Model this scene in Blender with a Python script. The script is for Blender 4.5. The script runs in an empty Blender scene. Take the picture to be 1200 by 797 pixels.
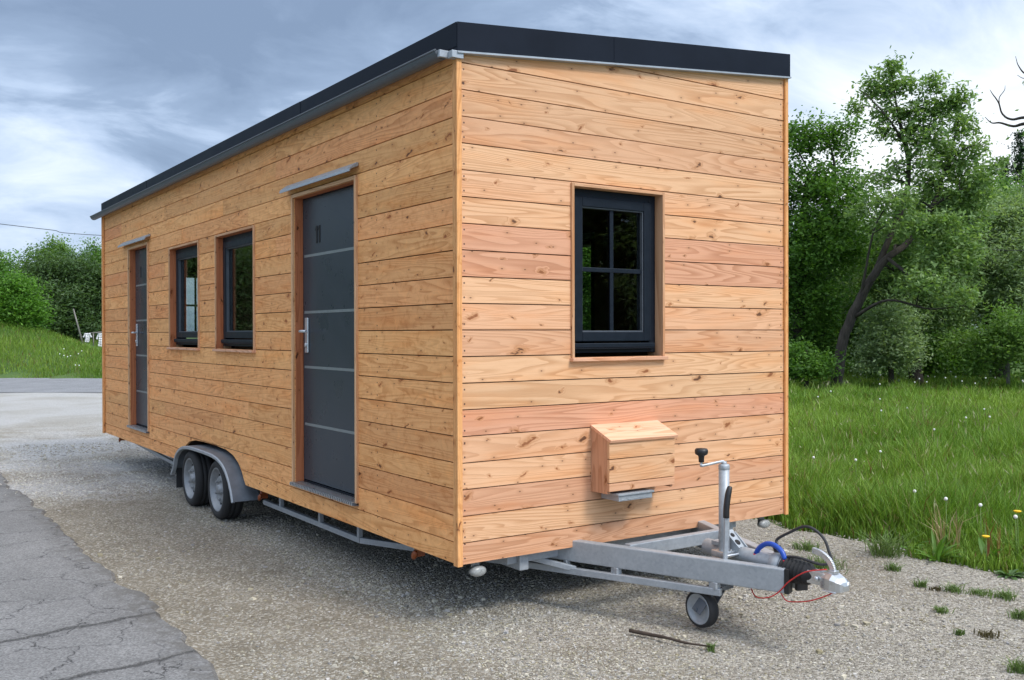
import bpy, math, random
import numpy as np
from mathutils import Vector, Matrix
random.seed(7); RNG = np.random.default_rng(11)
R = math.radians
scene = bpy.context.scene
col = scene.collection

# ------------------------------------------------------------------ camera (solved from the house's edges)
CAM = np.array([-2.58741, -4.26224, 1.52806]); YAW, PITCH, ROLL, FPX = 0.600478, -0.00688, -0.00231, 1140.5
cy, sy = math.cos(YAW), math.sin(YAW)
FW = np.array([sy*math.cos(PITCH), cy*math.cos(PITCH), math.sin(PITCH)])
RT = np.array([cy, -sy, 0.0]); UP = np.cross(RT, FW)
RT2 = RT*math.cos(ROLL)+UP*math.sin(ROLL); UP2 = UP*math.cos(ROLL)-RT*math.sin(ROLL)
def at(px, py, dist):
    """World point seen at photograph pixel (px, py), at a horizontal distance from the camera."""
    d = FW+RT2*(px-600)/FPX-UP2*(py-398.5)/FPX
    return CAM+d*dist/math.hypot(d[0], d[1])
cam = bpy.data.cameras.new('camera'); camo = bpy.data.objects.new('camera', cam); col.objects.link(camo)
m = Matrix(((RT2[0], UP2[0], -FW[0], CAM[0]), (RT2[1], UP2[1], -FW[1], CAM[1]), (RT2[2], UP2[2], -FW[2], CAM[2]), (0, 0, 0, 1)))
camo.matrix_world = m
cam.sensor_width = 36; cam.lens = FPX/1200*36; cam.clip_end = 2000; cam.clip_start = 0.05
scene.camera = camo

# ------------------------------------------------------------------ materials
class NT:
    def __init__(s, mat):
        s.t = mat.node_tree; s.n = s.t.nodes; s.l = s.t.links
    def new(s, typ, **kw):
        n = s.n.new(typ)
        for k, v in kw.items():
            if k == 'ins':
                for a, b in v.items():
                    if hasattr(b, 'is_linked') or isinstance(b, bpy.types.NodeSocket): s.l.new(b, n.inputs[a])
                    else: n.inputs[a].default_value = b
            else: setattr(n, k, v)
        return n
    def math(s, op, a, b=0.0, c=None, clamp=False):
        d = {0: a, 1: b}
        if c is not None: d[2] = c
        return s.new('ShaderNodeMath', operation=op, use_clamp=clamp, ins=d).outputs[0]
    def mix(s, f, a, b, mode='MIX'):
        n = s.n.new('ShaderNodeMix'); n.data_type = 'RGBA'; n.blend_type = mode
        for i, v in ((0, f), (6, a), (7, b)):
            if isinstance(v, bpy.types.NodeSocket): s.l.new(v, n.inputs[i])
            else: n.inputs[i].default_value = v if i == 0 else (*v[:3], 1)
        return n.outputs[2]
    def ramp(s, f, stops, interp='LINEAR'):
        n = s.n.new('ShaderNodeValToRGB'); n.color_ramp.interpolation = interp
        e = n.color_ramp.elements
        while len(e) < len(stops): e.new(0.5)
        for i, (p, c) in enumerate(stops):
            e[i].position = p; e[i].color = (*c, 1) if not isinstance(c, (int, float)) else (c, c, c, 1)
        s.l.new(f, n.inputs[0]); return n.outputs[0]
    def sstep(s, v, a, b):
        n = s.new('ShaderNodeMapRange', interpolation_type='SMOOTHSTEP', ins={0: v, 1: a, 2: b, 3: 0.0, 4: 1.0}); return n.outputs[0]
    def noise(s, vec, scale, detail=2, rough=.5, dist=0.0, dim='3D'):
        n = s.new('ShaderNodeTexNoise', noise_dimensions=dim, ins={'Scale': scale, 'Detail': detail, 'Roughness': rough, 'Distortion': dist})
        if vec is not None: s.l.new(vec, n.inputs['Vector'])
        return n.outputs[0]
    def sep(s, v):
        return s.new('ShaderNodeSeparateXYZ', ins={0: v}).outputs
    def com(s, x, y, z=0.0):
        return s.new('ShaderNodeCombineXYZ', ins={0: x, 1: y, 2: z}).outputs[0]
    def vmul(s, v, k):
        return s.new('ShaderNodeVectorMath', operation='MULTIPLY', ins={0: v, 1: k}).outputs[0]

def mat(name):
    m_ = bpy.data.materials.new(name); m_.use_nodes = True
    nt = NT(m_); b = nt.n['Principled BSDF']
    return m_, nt, b
def setc(nt, b, c):
    if isinstance(c, bpy.types.NodeSocket): nt.l.new(c, b.inputs['Base Color'])
    else: b.inputs['Base Color'].default_value = (*c, 1)
def bump(nt, b, h, strength=.3, dist=.01):
    n = nt.new('ShaderNodeBump', ins={'Strength': strength, 'Distance': dist, 'Height': h}); nt.l.new(n.outputs[0], b.inputs['Normal'])
def simple(name, c, rough=.5, metal=0.0, var=.12, scale=14.0, bmp=0.0):
    m_, nt, b = mat(name)
    co = nt.new('ShaderNodeTexCoord').outputs['Object']
    n = nt.noise(co, scale, 4, .6)
    k = nt.ramp(n, [(.25, 1-var), (.75, 1+var)])
    setc(nt, b, nt.mix(1.0, c, k, 'MULTIPLY'))
    nt.l.new(nt.math('MULTIPLY_ADD', n, .25, rough-.12), b.inputs['Roughness'])
    b.inputs['Metallic'].default_value = metal
    if bmp: bump(nt, b, n, bmp, .004)
    return m_

def wood_mat(name='larch_wood', honey=None, rough=0.0):
    m_, nt, b = mat(name)
    uv = nt.new('ShaderNodeUVMap', uv_map='board').outputs[0]
    rn = nt.sep(nt.new('ShaderNodeUVMap', uv_map='rnd').outputs[0])
    lo = nt.sep(nt.new('ShaderNodeUVMap', uv_map='loc').outputs[0])
    x, y, _ = nt.sep(uv)
    # knots: one cell in three holds a knot
    wob = nt.noise(nt.com(x, nt.math('MULTIPLY', y, 2.2)), 9.0, 3)
    kv = nt.com(nt.math('MULTIPLY', x, 4.6), nt.math('MULTIPLY', y, 7.5))
    kv2 = nt.new('ShaderNodeVectorMath', operation='ADD', ins={0: kv, 1: nt.com(nt.math('MULTIPLY', wob, .9), nt.math('MULTIPLY', wob, .6))}).outputs[0]
    vo = nt.new('ShaderNodeTexVoronoi', voronoi_dimensions='2D', feature='F1', ins={'Vector': kv2, 'Scale': 1.0, 'Randomness': .95})
    d = vo.outputs['Distance']; cr, cg, cb = nt.sep(vo.outputs['Color'])
    has = nt.math('GREATER_THAN', cr, .56)
    rad = nt.math('MULTIPLY_ADD', nt.math('POWER', cg, 2.0), .055, .024)
    core = nt.math('MULTIPLY', nt.math('SUBTRACT', 1.0, nt.sstep(d, nt.math('MULTIPLY', rad, .75), nt.math('MULTIPLY', rad, 1.45))), has)
    halo = nt.math('MULTIPLY', nt.math('SUBTRACT', 1.0, nt.sstep(d, 0.0, nt.math('MULTIPLY', rad, 4.2))), has)
    # growth rings as contour lines of a stretched noise, pushed round the knots
    gv = nt.com(nt.math('MULTIPLY', x, .42), nt.math('MULTIPLY', y, 6.5), nt.math('MULTIPLY', rn[0], 20.0))
    n = nt.noise(gv, 1.0, 2.5, .45, .35)
    ph = nt.math('ADD', nt.math('MULTIPLY', n, 22.0), nt.math('MULTIPLY', halo, 1.6))
    ph = nt.math('ADD', ph, nt.math('MULTIPLY', y, 9.0))
    saw = nt.math('FRACT', ph)
    ring = nt.math('MULTIPLY', nt.sstep(saw, .25, .92), nt.math('SUBTRACT', 1.0, nt.sstep(saw, .93, 1.0)))
    fib = nt.noise(nt.com(nt.math('MULTIPLY', x, 7.0), nt.math('MULTIPLY', y, 260.0)), 1.0, 3, .6)
    blot = nt.noise(nt.com(nt.math('MULTIPLY', x, 1.3), nt.math('MULTIPLY', y, 8.0), 3.0), 1.0, 3, .55)
    base = nt.mix(rn[0], (.76, .478, .262), (.675, .335, .205))
    late = nt.mix(rn[0], (.54, .285, .125), (.46, .19, .10))
    big = nt.sstep(nt.noise(nt.com(nt.math('MULTIPLY', x, .8), nt.math('MULTIPLY', y, 3.0), 9.0), 1.0, 2), .35, .65)
    ra = nt.math('MULTIPLY_ADD', big, .42, .36)
    c = nt.mix(nt.math('MULTIPLY', ring, ra), base, late)
    c = nt.mix(nt.sstep(blot, .45, .8), c, nt.mix(1.0, c, (1.0, .84, .68), 'MULTIPLY'))
    if rough:       # coarse sawn face: short transverse tear-out marks and stronger figure
        tr_ = nt.noise(nt.com(nt.math('MULTIPLY', x, 9.0), nt.math('MULTIPLY', y, 12.0), 5.0), 1.0, 5, .68, 1.6)
        c = nt.mix(nt.math('MULTIPLY', nt.sstep(tr_, .50, .66), .55), c, nt.mix(1.0, c, (.74, .58, .40), 'MULTIPLY'))
        c = nt.mix(nt.math('MULTIPLY', nt.sstep(tr_, .46, .34), .6), c, nt.mix(1.0, c, (1.16, 1.14, 1.08), 'MULTIPLY'))
    c = nt.mix(nt.math('MULTIPLY', nt.sstep(fib, .45, .72), .22), c, (.44, .22, .10))
    c = nt.mix(nt.math('MULTIPLY', halo, .75), c, (.44, .185, .065))
    kc = nt.mix(nt.math('GREATER_THAN', cb, .62), (.25, .085, .03), (.085, .035, .018))
    c = nt.mix(nt.math('MULTIPLY', core, .88), c, kc)
    pk = nt.new('ShaderNodeTexVoronoi', voronoi_dimensions='2D', feature='F1', ins={'Vector': nt.com(nt.math('MULTIPLY', x, 6.0), nt.math('MULTIPLY', y, 11.0)), 'Scale': 1.0})
    pr1, pr2, _p = nt.sep(pk.outputs['Color']); pd = pk.outputs['Distance']
    pin = nt.math('MULTIPLY', nt.math('SUBTRACT', 1.0, nt.sstep(pd, .018, .050)), nt.math('GREATER_THAN', pr1, .62)); ph2 = nt.math('MULTIPLY', nt.math('SUBTRACT', 1.0, nt.sstep(pd, .02, .22)), nt.math('GREATER_THAN', pr1, .62))
    c = nt.mix(nt.math('MULTIPLY', ph2, .35), c, (.42, .2, .09)); c = nt.mix(nt.math('MULTIPLY', pin, .85), c, (.10, .04, .022))
    # rows of dark screw heads near the board ends
    sx = nt.math('ABSOLUTE', nt.math('SUBTRACT', nt.math('FRACT', nt.math('MULTIPLY_ADD', lo[0], 1/2.43, .5-.035/2.43)), .5))
    sxm = nt.math('MULTIPLY', sx, 2.43)
    y1 = nt.math('ABSOLUTE', nt.math('SUBTRACT', lo[1], .030)); y2 = nt.math('ABSOLUTE', nt.math('SUBTRACT', lo[1], .104))
    dy = nt.math('MINIMUM', y1, y2)
    ds = nt.math('SQRT', nt.math('ADD', nt.math('MULTIPLY', sxm, sxm), nt.math('MULTIPLY', dy, dy)))
    scr = nt.math('MULTIPLY', nt.math('LESS_THAN', ds, .0050), nt.math('GREATER_THAN', lo[1], .001))
    c = nt.mix(nt.math('MULTIPLY', scr, .9), c, (.07, .04, .03))
    c = nt.mix(1.0, c, nt.com(rn[1], rn[1], rn[1]), 'MULTIPLY')
    if honey: c = nt.mix(1.0, c, honey, 'MULTIPLY')
    setc(nt, b, c)
    b.inputs['Roughness'].default_value = .62; b.inputs['Specular IOR Level'].default_value = .35
    h = nt.math('ADD', nt.math('MULTIPLY', ring, -.5), nt.math('ADD', nt.math('MULTIPLY', fib, .5), nt.math('MULTIPLY', blot, 1.2)))
    bump(nt, b, h, .35, .003)
    return m_
M = {}
M['wood'] = wood_mat(); M['wood_honey'] = wood_mat('honey_larch', (1.14, .935, .665), 1.0); M['wood_pale'] = wood_mat('weathered_larch', (1.0, 1.02, 1.16)); M['wood_shade'] = wood_mat('shaded_reveal_larch', (.82, .55, .38))  # last one: reveal shade and wood interreflection painted as a red-brown multiplier
def galv():
    m_, nt, b = mat('galvanised_steel')
    co = nt.new('ShaderNodeTexCoord').outputs['Object']
    v = nt.new('ShaderNodeTexVoronoi', ins={'Vector': co, 'Scale': 70.0}).outputs['Color']
    r, g, bb = nt.sep(v); n = nt.noise(co, 9.0, 4, .65)
    f = nt.math('ADD', nt.math('MULTIPLY', r, .25), nt.math('MULTIPLY', n, .75))
    setc(nt, b, nt.ramp(f, [(.25, (.30, .33, .36)), (.7, (.40, .43, .455))]))
    b.inputs['Metallic'].default_value = .3
    nt.l.new(nt.math('MULTIPLY_ADD', f, .3, .32), b.inputs['Roughness'])
    bump(nt, b, f, .06, .002)
    return m_
M['galv'] = galv()
M['galv_dark'] = simple('weathered_zinc', (.10, .115, .135), .5, .3, .15, 20)
M['fender_body'] = simple('dark_zinc_fender', (.15, .17, .195), .55, .2, .25, 10)  # darker zinc tone for the fender sheet; its lip stays paler
M['fender'] = simple('dull_zinc_fender', (.34, .375, .41), .45, .25, .15, 12)
M['steel'] = simple('bright_zinc', (.62, .64, .66), .3, .85, .1, 30)
M['alu'] = simple('aluminium_sill', (.62, .64, .67), .35, .7, .1, 30)
M['anthracite'] = simple('anthracite_frame', (.010, .015, .023), .42, 0, .12, 20); M['anthracite'].node_tree.nodes['Principled BSDF'].inputs['Specular IOR Level'].default_value = .17
M['roof_metal'] = simple('anthracite_sheet_metal', (.009, .013, .022), .5, 0.0, .25, 3); M['roof_metal'].node_tree.nodes['Principled BSDF'].inputs['Specular IOR Level'].default_value = .10
M['rubber'] = simple('black_rubber', (.022, .022, .023), .78, 0, .25, 40, .2)
M['plastic'] = simple('black_plastic', (.014, .014, .015), .42, 0, .2, 30)
M['rim'] = simple('silver_rim', (.27, .285, .30), .45, .3, .25, 18)
M['blue'] = simple('blue_plastic', (.012, .07, .40), .35, 0, .1, 20)
M['red'] = simple('red_cable', (.55, .03, .03), .4, 0, .1, 20)
M['amber'] = simple('amber_lens', (.24, .055, .012), .25, 0, .1, 30)
M['lens'] = simple('clear_lens', (.30, .31, .30), .25, 0, .3, 90)
M['dark'] = simple('dark_underfloor', (.02, .02, .02), .9, 0, .2, 10)
M['membrane'] = simple('dark_batten_gap', (.07, .035, .018), .9, 0, .2, 10)
M['interior'] = simple('interior_spruce_panel', (.20, .115, .055), .7, 0, .2, 4)
M['inner_floor'] = simple('interior_floor', (.12, .08, .05), .6, 0, .2, 4)
M['door'] = simple('anthracite_door_leaf', (.040, .050, .063), .30, 0, .10, 6); M['door'].node_tree.nodes['Principled BSDF'].inputs['Specular IOR Level'].default_value = .26
M['satin'] = simple('satin_glass_strip', (.19, .215, .22), .35, 0, .1, 20)
M['fabric'] = simple('white_cloth', (.8, .8, .82), .8, 0, .05, 6)
M['wire'] = simple('black_cable', (.03, .03, .032), .6, 0, .1, 20)
M['black'] = simple('matt_black', (.003, .003, .003), .7)
def glass():
    m_, nt, b = mat('window_glass')
    out = nt.n['Material Output']; nt.n.remove(b)
    tr = nt.new('ShaderNodeBsdfTransparent', ins={0: (.86, .9, .88, 1)})
    gl = nt.new('ShaderNodeBsdfGlossy', ins={'Roughness': .015})
    bf = nt.new('ShaderNodeNewGeometry').outputs['Backfacing']; fr = nt.new('ShaderNodeFresnel', ins={0: nt.math('MULTIPLY_ADD', bf, 1/1.5-1.5, 1.5)})
    mx = nt.new('ShaderNodeMixShader', ins={0: fr.outputs[0], 1: tr.outputs[0], 2: gl.outputs[0]})
    nt.l.new(mx.outputs[0], out.inputs[0]); return m_
M['glass'] = glass()
def bark(name, c1, c2):
    m_, nt, b = mat(name)
    co = nt.new('ShaderNodeTexCoord').outputs['Object']
    n = nt.noise(nt.vmul(co, (6, 6, 1.5)), 1.6, 6, .65, .4)
    setc(nt, b, nt.ramp(n, [(.3, c1), (.7, c2)])); b.inputs['Roughness'].default_value = .9
    bump(nt, b, n, .8, .05); return m_
M['bark'] = bark('bark', (.018, .015, .012), (.07, .058, .048))
M['bark_pale'] = bark('pale_bark', (.10, .095, .085), (.30, .28, .25))
def leaf_mat(name, trans=.35, rough=.55):
    m_, nt, b = mat(name)
    out = nt.n['Material Output']
    a = nt.new('ShaderNodeVertexColor', layer_name='tint').outputs[0]
    setc(nt, b, a); b.inputs['Roughness'].default_value = rough; b.inputs['Specular IOR Level'].default_value = .3
    t = nt.new('ShaderNodeBsdfTranslucent', ins={0: nt.mix(1.0, a, (1.25, 1.3, .6), 'MULTIPLY')})
    mx = nt.new('ShaderNodeMixShader', ins={0: trans, 1: b.outputs[0], 2: t.outputs[0]})
    nt.l.new(mx.outputs[0], out.inputs[0]); return m_
M['leaf'] = leaf_mat('foliage', .42, .5)
M['grass'] = leaf_mat('grass_blade', .3, .5)
M['seed'] = simple('dandelion_seed_head', (.75, .76, .72), .9, 0, .1, 60)
M['yellow'] = simple('dandelion_petal', (.75, .48, .01), .7, 0, .1, 60)
M['stick'] = simple('dead_wood', (.05, .035, .025), .9, 0, .3, 30)
M['stone'] = leaf_mat('crushed_stone', 0.0, .9)

# ------------------------------------------------------------------ object helpers
def tag(o, label=None, cat=None, group=None, kind=None):
    if label: o['label'] = label
    if cat: o['category'] = cat
    if group: o['group'] = group
    if kind: o['kind'] = kind
    return o
def empty(name, loc=(0, 0, 0), parent=None):
    o = bpy.data.objects.new(name, None); o.empty_display_size = .2; col.objects.link(o); o.location = loc
    if parent: o.parent = parent
    return o
class MB:
    """Collects boxes, tubes, lathes and free polygons and links them as ONE mesh object."""
    def __init__(s): s.v = []; s.f = []; s.uv = []; s.sm = []
    def poly(s, pts, uv=None, smooth=False):
        i = len(s.v); s.v += [tuple(p) for p in pts]; s.f.append(tuple(range(i, i+len(pts)))); s.uv.append(uv); s.sm.append(smooth)
    def box(s, a, b, M4=None, wood=None):
        x0, y0, z0 = a; x1, y1, z1 = b
        P = [(x0, y0, z0), (x1, y0, z0), (x1, y1, z0), (x0, y1, z0), (x0, y0, z1), (x1, y0, z1), (x1, y1, z1), (x0, y1, z1)]
        ext = [x1-x0, y1-y0, z1-z0]; la = max(range(3), key=lambda k: ext[k])
        if wood is not None:
            off = random.uniform(0, 60); rw = wood
        i = len(s.v)
        s.v += [tuple(M4 @ Vector(p)) for p in P] if M4 else P
        for q, nax in (((0, 3, 2, 1), 2), ((4, 5, 6, 7), 2), ((0, 1, 5, 4), 1), ((1, 2, 6, 5), 0), ((2, 3, 7, 6), 1), ((3, 0, 4, 7), 0)):
            s.f.append(tuple(i+k for k in q)); s.sm.append(False)
            if wood is not None:
                oth = [k for k in range(3) if k != nax and k != la]
                ov = oth[0] if oth else la; ou = la if la != nax else [k for k in range(3) if k != nax and k != ov][0] if len(oth) < 2 else oth[1]
                s.uv.append([((P[k][ou]+off, P[k][ov]*1.0+off*.37), rw, (0, -1)) for k in q])
            else: s.uv.append(None)
    def obox(s, p0, p1, w, h, up=(0, 0, 1), wood=None):
        """Bar of width w, height h along p0-p1 (the line runs along its centre)."""
        p0 = Vector(p0); p1 = Vector(p1); d = (p1-p0); L = d.length; d.normalize()
        sd = d.cross(Vector(up)).normalized(); u = sd.cross(d)
        m4 = Matrix(((d.x, sd.x, u.x, p0.x), (d.y, sd.y, u.y, p0.y), (d.z, sd.z, u.z, p0.z), (0, 0, 0, 1)))
        s.box((0, -w/2, -h/2), (L, w/2, h/2), m4, wood)
    def tube(s, pts, rad, n=10, cap=True, smooth=True):
        pts = [Vector(p) for p in pts]; rad = list(rad) if hasattr(rad, '__len__') else [rad]*len(pts)
        t0 = (pts[1]-pts[0]).normalized(); a = t0.orthogonal().normalized(); base = len(s.v)
        for i, p in enumerate(pts):
            t = (pts[min(i+1, len(pts)-1)]-pts[max(i-1, 0)]).normalized()
            a = (a-t*a.dot(t)).normalized(); bb = t.cross(a)
            for k in range(n):
                th = 2*math.pi*k/n; s.v.append(tuple(p+(a*math.cos(th)+bb*math.sin(th))*rad[i]))
        for i in range(len(pts)-1):
            for k in range(n):
                k2 = (k+1) % n; s.f.append((base+i*n+k, base+i*n+k2, base+(i+1)*n+k2, base+(i+1)*n+k)); s.sm.append(smooth); s.uv.append(None)
        if cap:
            s.f.append(tuple(base+k for k in range(n-1, -1, -1))); s.sm.append(False); s.uv.append(None)
            q = base+(len(pts)-1)*n; s.f.append(tuple(q+k for k in range(n))); s.sm.append(False); s.uv.append(None)
    def lathe(s, prof, M4, n=32, smooth=True):
        """prof: (r, h) pairs revolved about M4's local z axis."""
        base = len(s.v)
        for r, h in prof:
            for k in range(n):
                th = 2*math.pi*k/n; s.v.append(tuple(M4 @ Vector((r*math.cos(th), r*math.sin(th), h))))
        for i in range(len(prof)-1):
            for k in range(n):
                k2 = (k+1) % n; s.f.append((base+i*n+k, base+i*n+k2, base+(i+1)*n+k2, base+(i+1)*n+k)); s.sm.append(smooth); s.uv.append(None)
    def build(s, name, mt, parent=None, bevel=0.0, loc=None):
        me = bpy.data.meshes.new(name)
        me.from_pydata(s.v, [], s.f)
        me.polygons.foreach_set('use_smooth', s.sm)
        if any(u is not None for u in s.uv):
            ls = [me.uv_layers.new(name=k) for k in ('board', 'rnd', 'loc')]
            arrs = [np.zeros((len(me.loops), 2), np.float32) for _ in ls]; arrs[1][:] = (.3, 1); arrs[2][:] = (0, -1)
            k = 0
            for f, u in zip(s.f, s.uv):
                if u is not None:
                    for j in range(len(f)):
                        for q in range(3): arrs[q][k+j] = u[j][q]
                k += len(f)
            for l, a in zip(ls, arrs): l.data.foreach_set('uv', a.ravel())
        if isinstance(mt, (list, tuple)):
            for q in mt: me.materials.append(q)
        else: me.materials.append(mt)
        me.update()
        o = bpy.data.objects.new(name, me); col.objects.link(o)
        if parent: o.parent = parent
        if loc is not None: o.location = loc
        if bevel:
            bv = o.modifiers.new('bevel', 'BEVEL'); bv.width = bevel; bv.segments = 2; bv.limit_method = 'ANGLE'; bv.angle_limit = R(40)
        return o
def axis_m(p, ax):
    """Matrix whose local z runs along ax at point p."""
    z = Vector(ax).normalized(); x = z.orthogonal().normalized(); y = z.cross(x); p = Vector(p)
    return Matrix(((x.x, y.x, z.x, p.x), (x.y, y.y, z.y, p.y), (x.z, y.z, z.z, p.z), (0, 0, 0, 1)))
def smooth_path(pts, n=8):
    pts = [Vector(p) for p in pts]; out = []
    q = [pts[0]*2-pts[1]]+pts+[pts[-1]*2-pts[-2]]
    for i in range(1, len(q)-2):
        for k in range(n):
            t = k/n; a, b, c, d = q[i-1], q[i], q[i+1], q[i+2]
            out.append(.5*((2*b)+(c-a)*t+(2*a-5*b+4*c-d)*t*t+(3*b-a-3*c+d)*t**3))
    out.append(pts[-1]); return out
def quads_obj(name, verts, cols, mt, parent=None, tris=None):
    """verts (N,4,3) quads with one colour each; fast path for foliage and stones."""
    N = len(verts); me = bpy.data.meshes.new(name)
    me.vertices.add(N*4); me.vertices.foreach_set('co', np.ascontiguousarray(verts, np.float32).ravel())
    me.loops.add(N*4); me.loops.foreach_set('vertex_index', np.arange(N*4, dtype=np.int32))
    me.polygons.add(N); me.polygons.foreach_set('loop_start', np.arange(0, N*4, 4, dtype=np.int32)); me.polygons.foreach_set('loop_total', np.full(N, 4, np.int32))
    at_ = me.color_attributes.new('tint', 'FLOAT_COLOR', 'CORNER')
    c4 = np.ones((N, 4, 4), np.float32); c4[:, :, :3] = np.asarray(cols, np.float32)[:, None, :]
    at_.data.foreach_set('color', c4.ravel())
    me.materials.append(mt); me.update(calc_edges=True); me.validate()
    o = bpy.data.objects.new(name, me); col.objects.link(o)
    if parent: o.parent = parent
    return o

# ------------------------------------------------------------------ THE HOUSE ON ITS TRAILER
W, L, ZB = 2.5, 8.25, .34
house = empty('tiny_house', (0, 0, 0))
tag(house, 'long larch clad tiny house with anthracite doors and pent roof on a twin axle trailer', 'tiny house')
BH = .137
def row_z(k): return ZB if k == 0 else ZB+.11+BH*(k-1)
def roof_front(x): return 2.965+.0945*x      # top edge of the boards on the two short walls
class Wall:
    def __init__(s, O, u, n): s.O = Vector(O); s.u = Vector(u); s.n = Vector(n)
    def P(s, u, z, d): return s.O+s.u*u+Vector((0, 0, z))+s.n*d
def interval_cuts(a, b, cuts): return sorted(set([a, b]+[c for c in cuts if a+1e-5 < c < b-1e-5]))
def cell_faces(mb, wl, us, zs, openings, low, up, dF, dB, uvf, back=False, edges=True):
    nu, nz = len(us)-1, len(zs)-1; G = {}
    for i in range(nu):
        for j in range(nz):
            uc = (us[i]+us[i+1])/2; zc = (zs[j]+zs[j+1])/2
            if any(a < uc < b and c < zc < d for a, b, c, d in openings): continue
            l0, l1 = low(us[i]+1e-6), low(us[i+1]-1e-6); t0, t1 = up(us[i]), up(us[i+1])
            b0, b1 = max(zs[j], l0), max(zs[j], l1); c0, c1 = min(zs[j+1], t0), min(zs[j+1], t1)
            if c0 <= b0+1e-5 and c1 <= b1+1e-5: continue
            c0 = max(c0, b0); c1 = max(c1, b1)
            G[i, j] = (b0, b1, c0, c1)
    for (i, j), (b0, b1, c0, c1) in G.items():
        q = [(us[i], b0), (us[i+1], b1), (us[i+1], c1), (us[i], c0)]
        mb.poly([wl.P(u, z, dF) for u, z in q], uvf(q) if uvf else None)
        if back: mb.poly([wl.P(u, z, dB) for u, z in q[::-1]], None)
        if not edges: continue
        for (di, dj), (a, b) in (((0, -1), (0, 1)), ((1, 0), (1, 2)), ((0, 1), (2, 3)), ((-1, 0), (3, 0))):
            nb = G.get((i+di, j+dj))
            if nb: continue
            (ua, za), (ub, zb_) = q[a], q[b]
            if abs(ua-ub)+abs(za-zb_) < 1e-5: continue
            e = [(ua, za), (ua, za), (ub, zb_), (ub, zb_)]
            uvq = uvf(e) if uvf else None
            mb.poly([wl.P(ua, za, dF), wl.P(ua, za, dB), wl.P(ub, zb_, dB), wl.P(ub, zb_, dF)], uvq)
def build_wall(wl, length, openings, arches, up, reds, seed, joints=True, u0=0.0):
    rr = random.Random(seed)
    def low(u):
        for pts in arches:
            if pts[0][0] < u < pts[-1][0]:
                for (a, za), (b, zb_) in zip(pts, pts[1:]):
                    if a <= u <= b: return max(ZB, za+(zb_-za)*(u-a)/(b-a))
        return ZB
    acuts = [p[0] for pts in arches for p in pts]
    slope = up(length) - up(0)
    mb = MB(); k = 0
    while row_z(k) < max(up(0), up(length))-.004:
        z0, z1 = row_z(k), row_z(k+1); g = .0028
        segs = [u0]
        if joints:
            x = u0+rr.choice([.9, 1.5, 2.1, 2.7, 3.3])
            while x < length-.8: segs.append(x); x += rr.choice([1.8, 2.4, 3.0, 3.6])
        segs.append(length)
        for a, b in zip(segs, segs[1:]):
            rd = reds[k % len(reds)] if (reds and not joints) else max(0, min(1, rr.gauss(.15, .16)))
            val = rr.uniform(.90, 1.10); off = rr.uniform(0, 80); offv = rr.uniform(0, 40)
            ga = .0008 if a > u0 else 0; gb = .0008 if b < length else 0
            cuts = [c for o in openings if o[2] < z1 and o[3] > z0 for c in o[:2]]
            if z0 < .62: cuts += acuts
            if abs(slope) > .01:
                for zz in (z0+g, z1-g): cuts.append((zz-up(0))/(slope/length))
            us = interval_cuts(a+ga, b-gb, cuts)
            zs = interval_cuts(z0+(g if k else 0), z1-g, [c for o in openings for c in o[2:]])
            jit = rr.uniform(-.0012, .0012)
            uvf = lambda q: [((u+off, z-z0+offv), (rd, val), (u, z-z0)) for u, z in q]
            cell_faces(mb, wl, us, zs, openings, low, up, jit, -.018, uvf)
        k += 1
    core = MB()
    us = interval_cuts(u0+.0195, length-.0195, [c for o in openings for c in o[:2]]+acuts)
    zs = interval_cuts(ZB+.004, 3.4, [c for o in openings for c in o[2:]]+[.62])
    lowc = lambda u: low(u)+.004
    cell_faces(core, wl, us, zs, openings, lowc, lambda u: up(u)-.004, -.0185, -.15, None, back=True)
    wall = core.build('wall', [M['membrane'], M['interior']], house)
    nb = np.zeros(len(wall.data.polygons), np.int32)
    inner = wl.O+wl.n*-.15
    for p in wall.data.polygons:
        if (p.center-inner).dot(wl.n) < .001: nb[p.index] = 1
    wall.data.polygons.foreach_set('material_index', nb)
    mb.build('cladding', M['wood_honey'] if joints else M['wood'], wall)
    return wall
FRONT = Wall((0, 0, 0), (1, 0, 0), (0, -1, 0))
LEFT = Wall((0, L, 0), (0, -1, 0), (-1, 0, 0))       # u = L - y
REAR = Wall((W, L, 0), (-1, 0, 0), (0, 1, 0))        # u = W - x
RIGHT = Wall((W, 0, 0), (0, 1, 0), (1, 0, 0))
def LY(y0, y1): return (L-y1, L-y0)
op_front = [(.742, 1.407, 1.393, 2.345)]
op_left = [(*LY(1.205, 2.200), .490, 2.472), (*LY(6.170, 6.975), .522, 2.455), (*LY(4.422, 5.343), 1.405, 2.343), (*LY(3.005, 3.922), 1.405, 2.343)]
op_rear = [(1.05, 1.80, 1.393, 2.345)]
op_right = [(1.78, 2.70, 1.405, 2.343)]
FEND = [(5.00, .235), (4.93, .30), (4.87, .40), (4.80, .455), (4.69, .503), (4.52, .530), (4.30, .538), (3.95, .538), (3.72, .528), (3.56, .500), (3.45, .455), (3.37, .395), (3.315, .33), (3.275, .265), (3.25, .21)]
arch_y = [(y, z+.045) for y, z in FEND]
arch_l = sorted([(L-(y+(.05 if y > 4.2 else -.05)*min(1, abs(y-4.1)/.7)), z) for y, z in arch_y if z > .30])
arch_r = sorted([(L-u, z) for u, z in arch_l])
front_reds = [.62, .28, .70, .34, .45, .92, .18, .22, .55, .50, .30, .85, .88, .32, .45, .26, .5, .35, .30, .28, .25, .3, .3, .3]
build_wall(FRONT, W, op_front, [], roof_front, front_reds, 3, joints=False)
build_wall(LEFT, L, op_left, [arch_l], lambda u: 2.965, None, 5)
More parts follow.
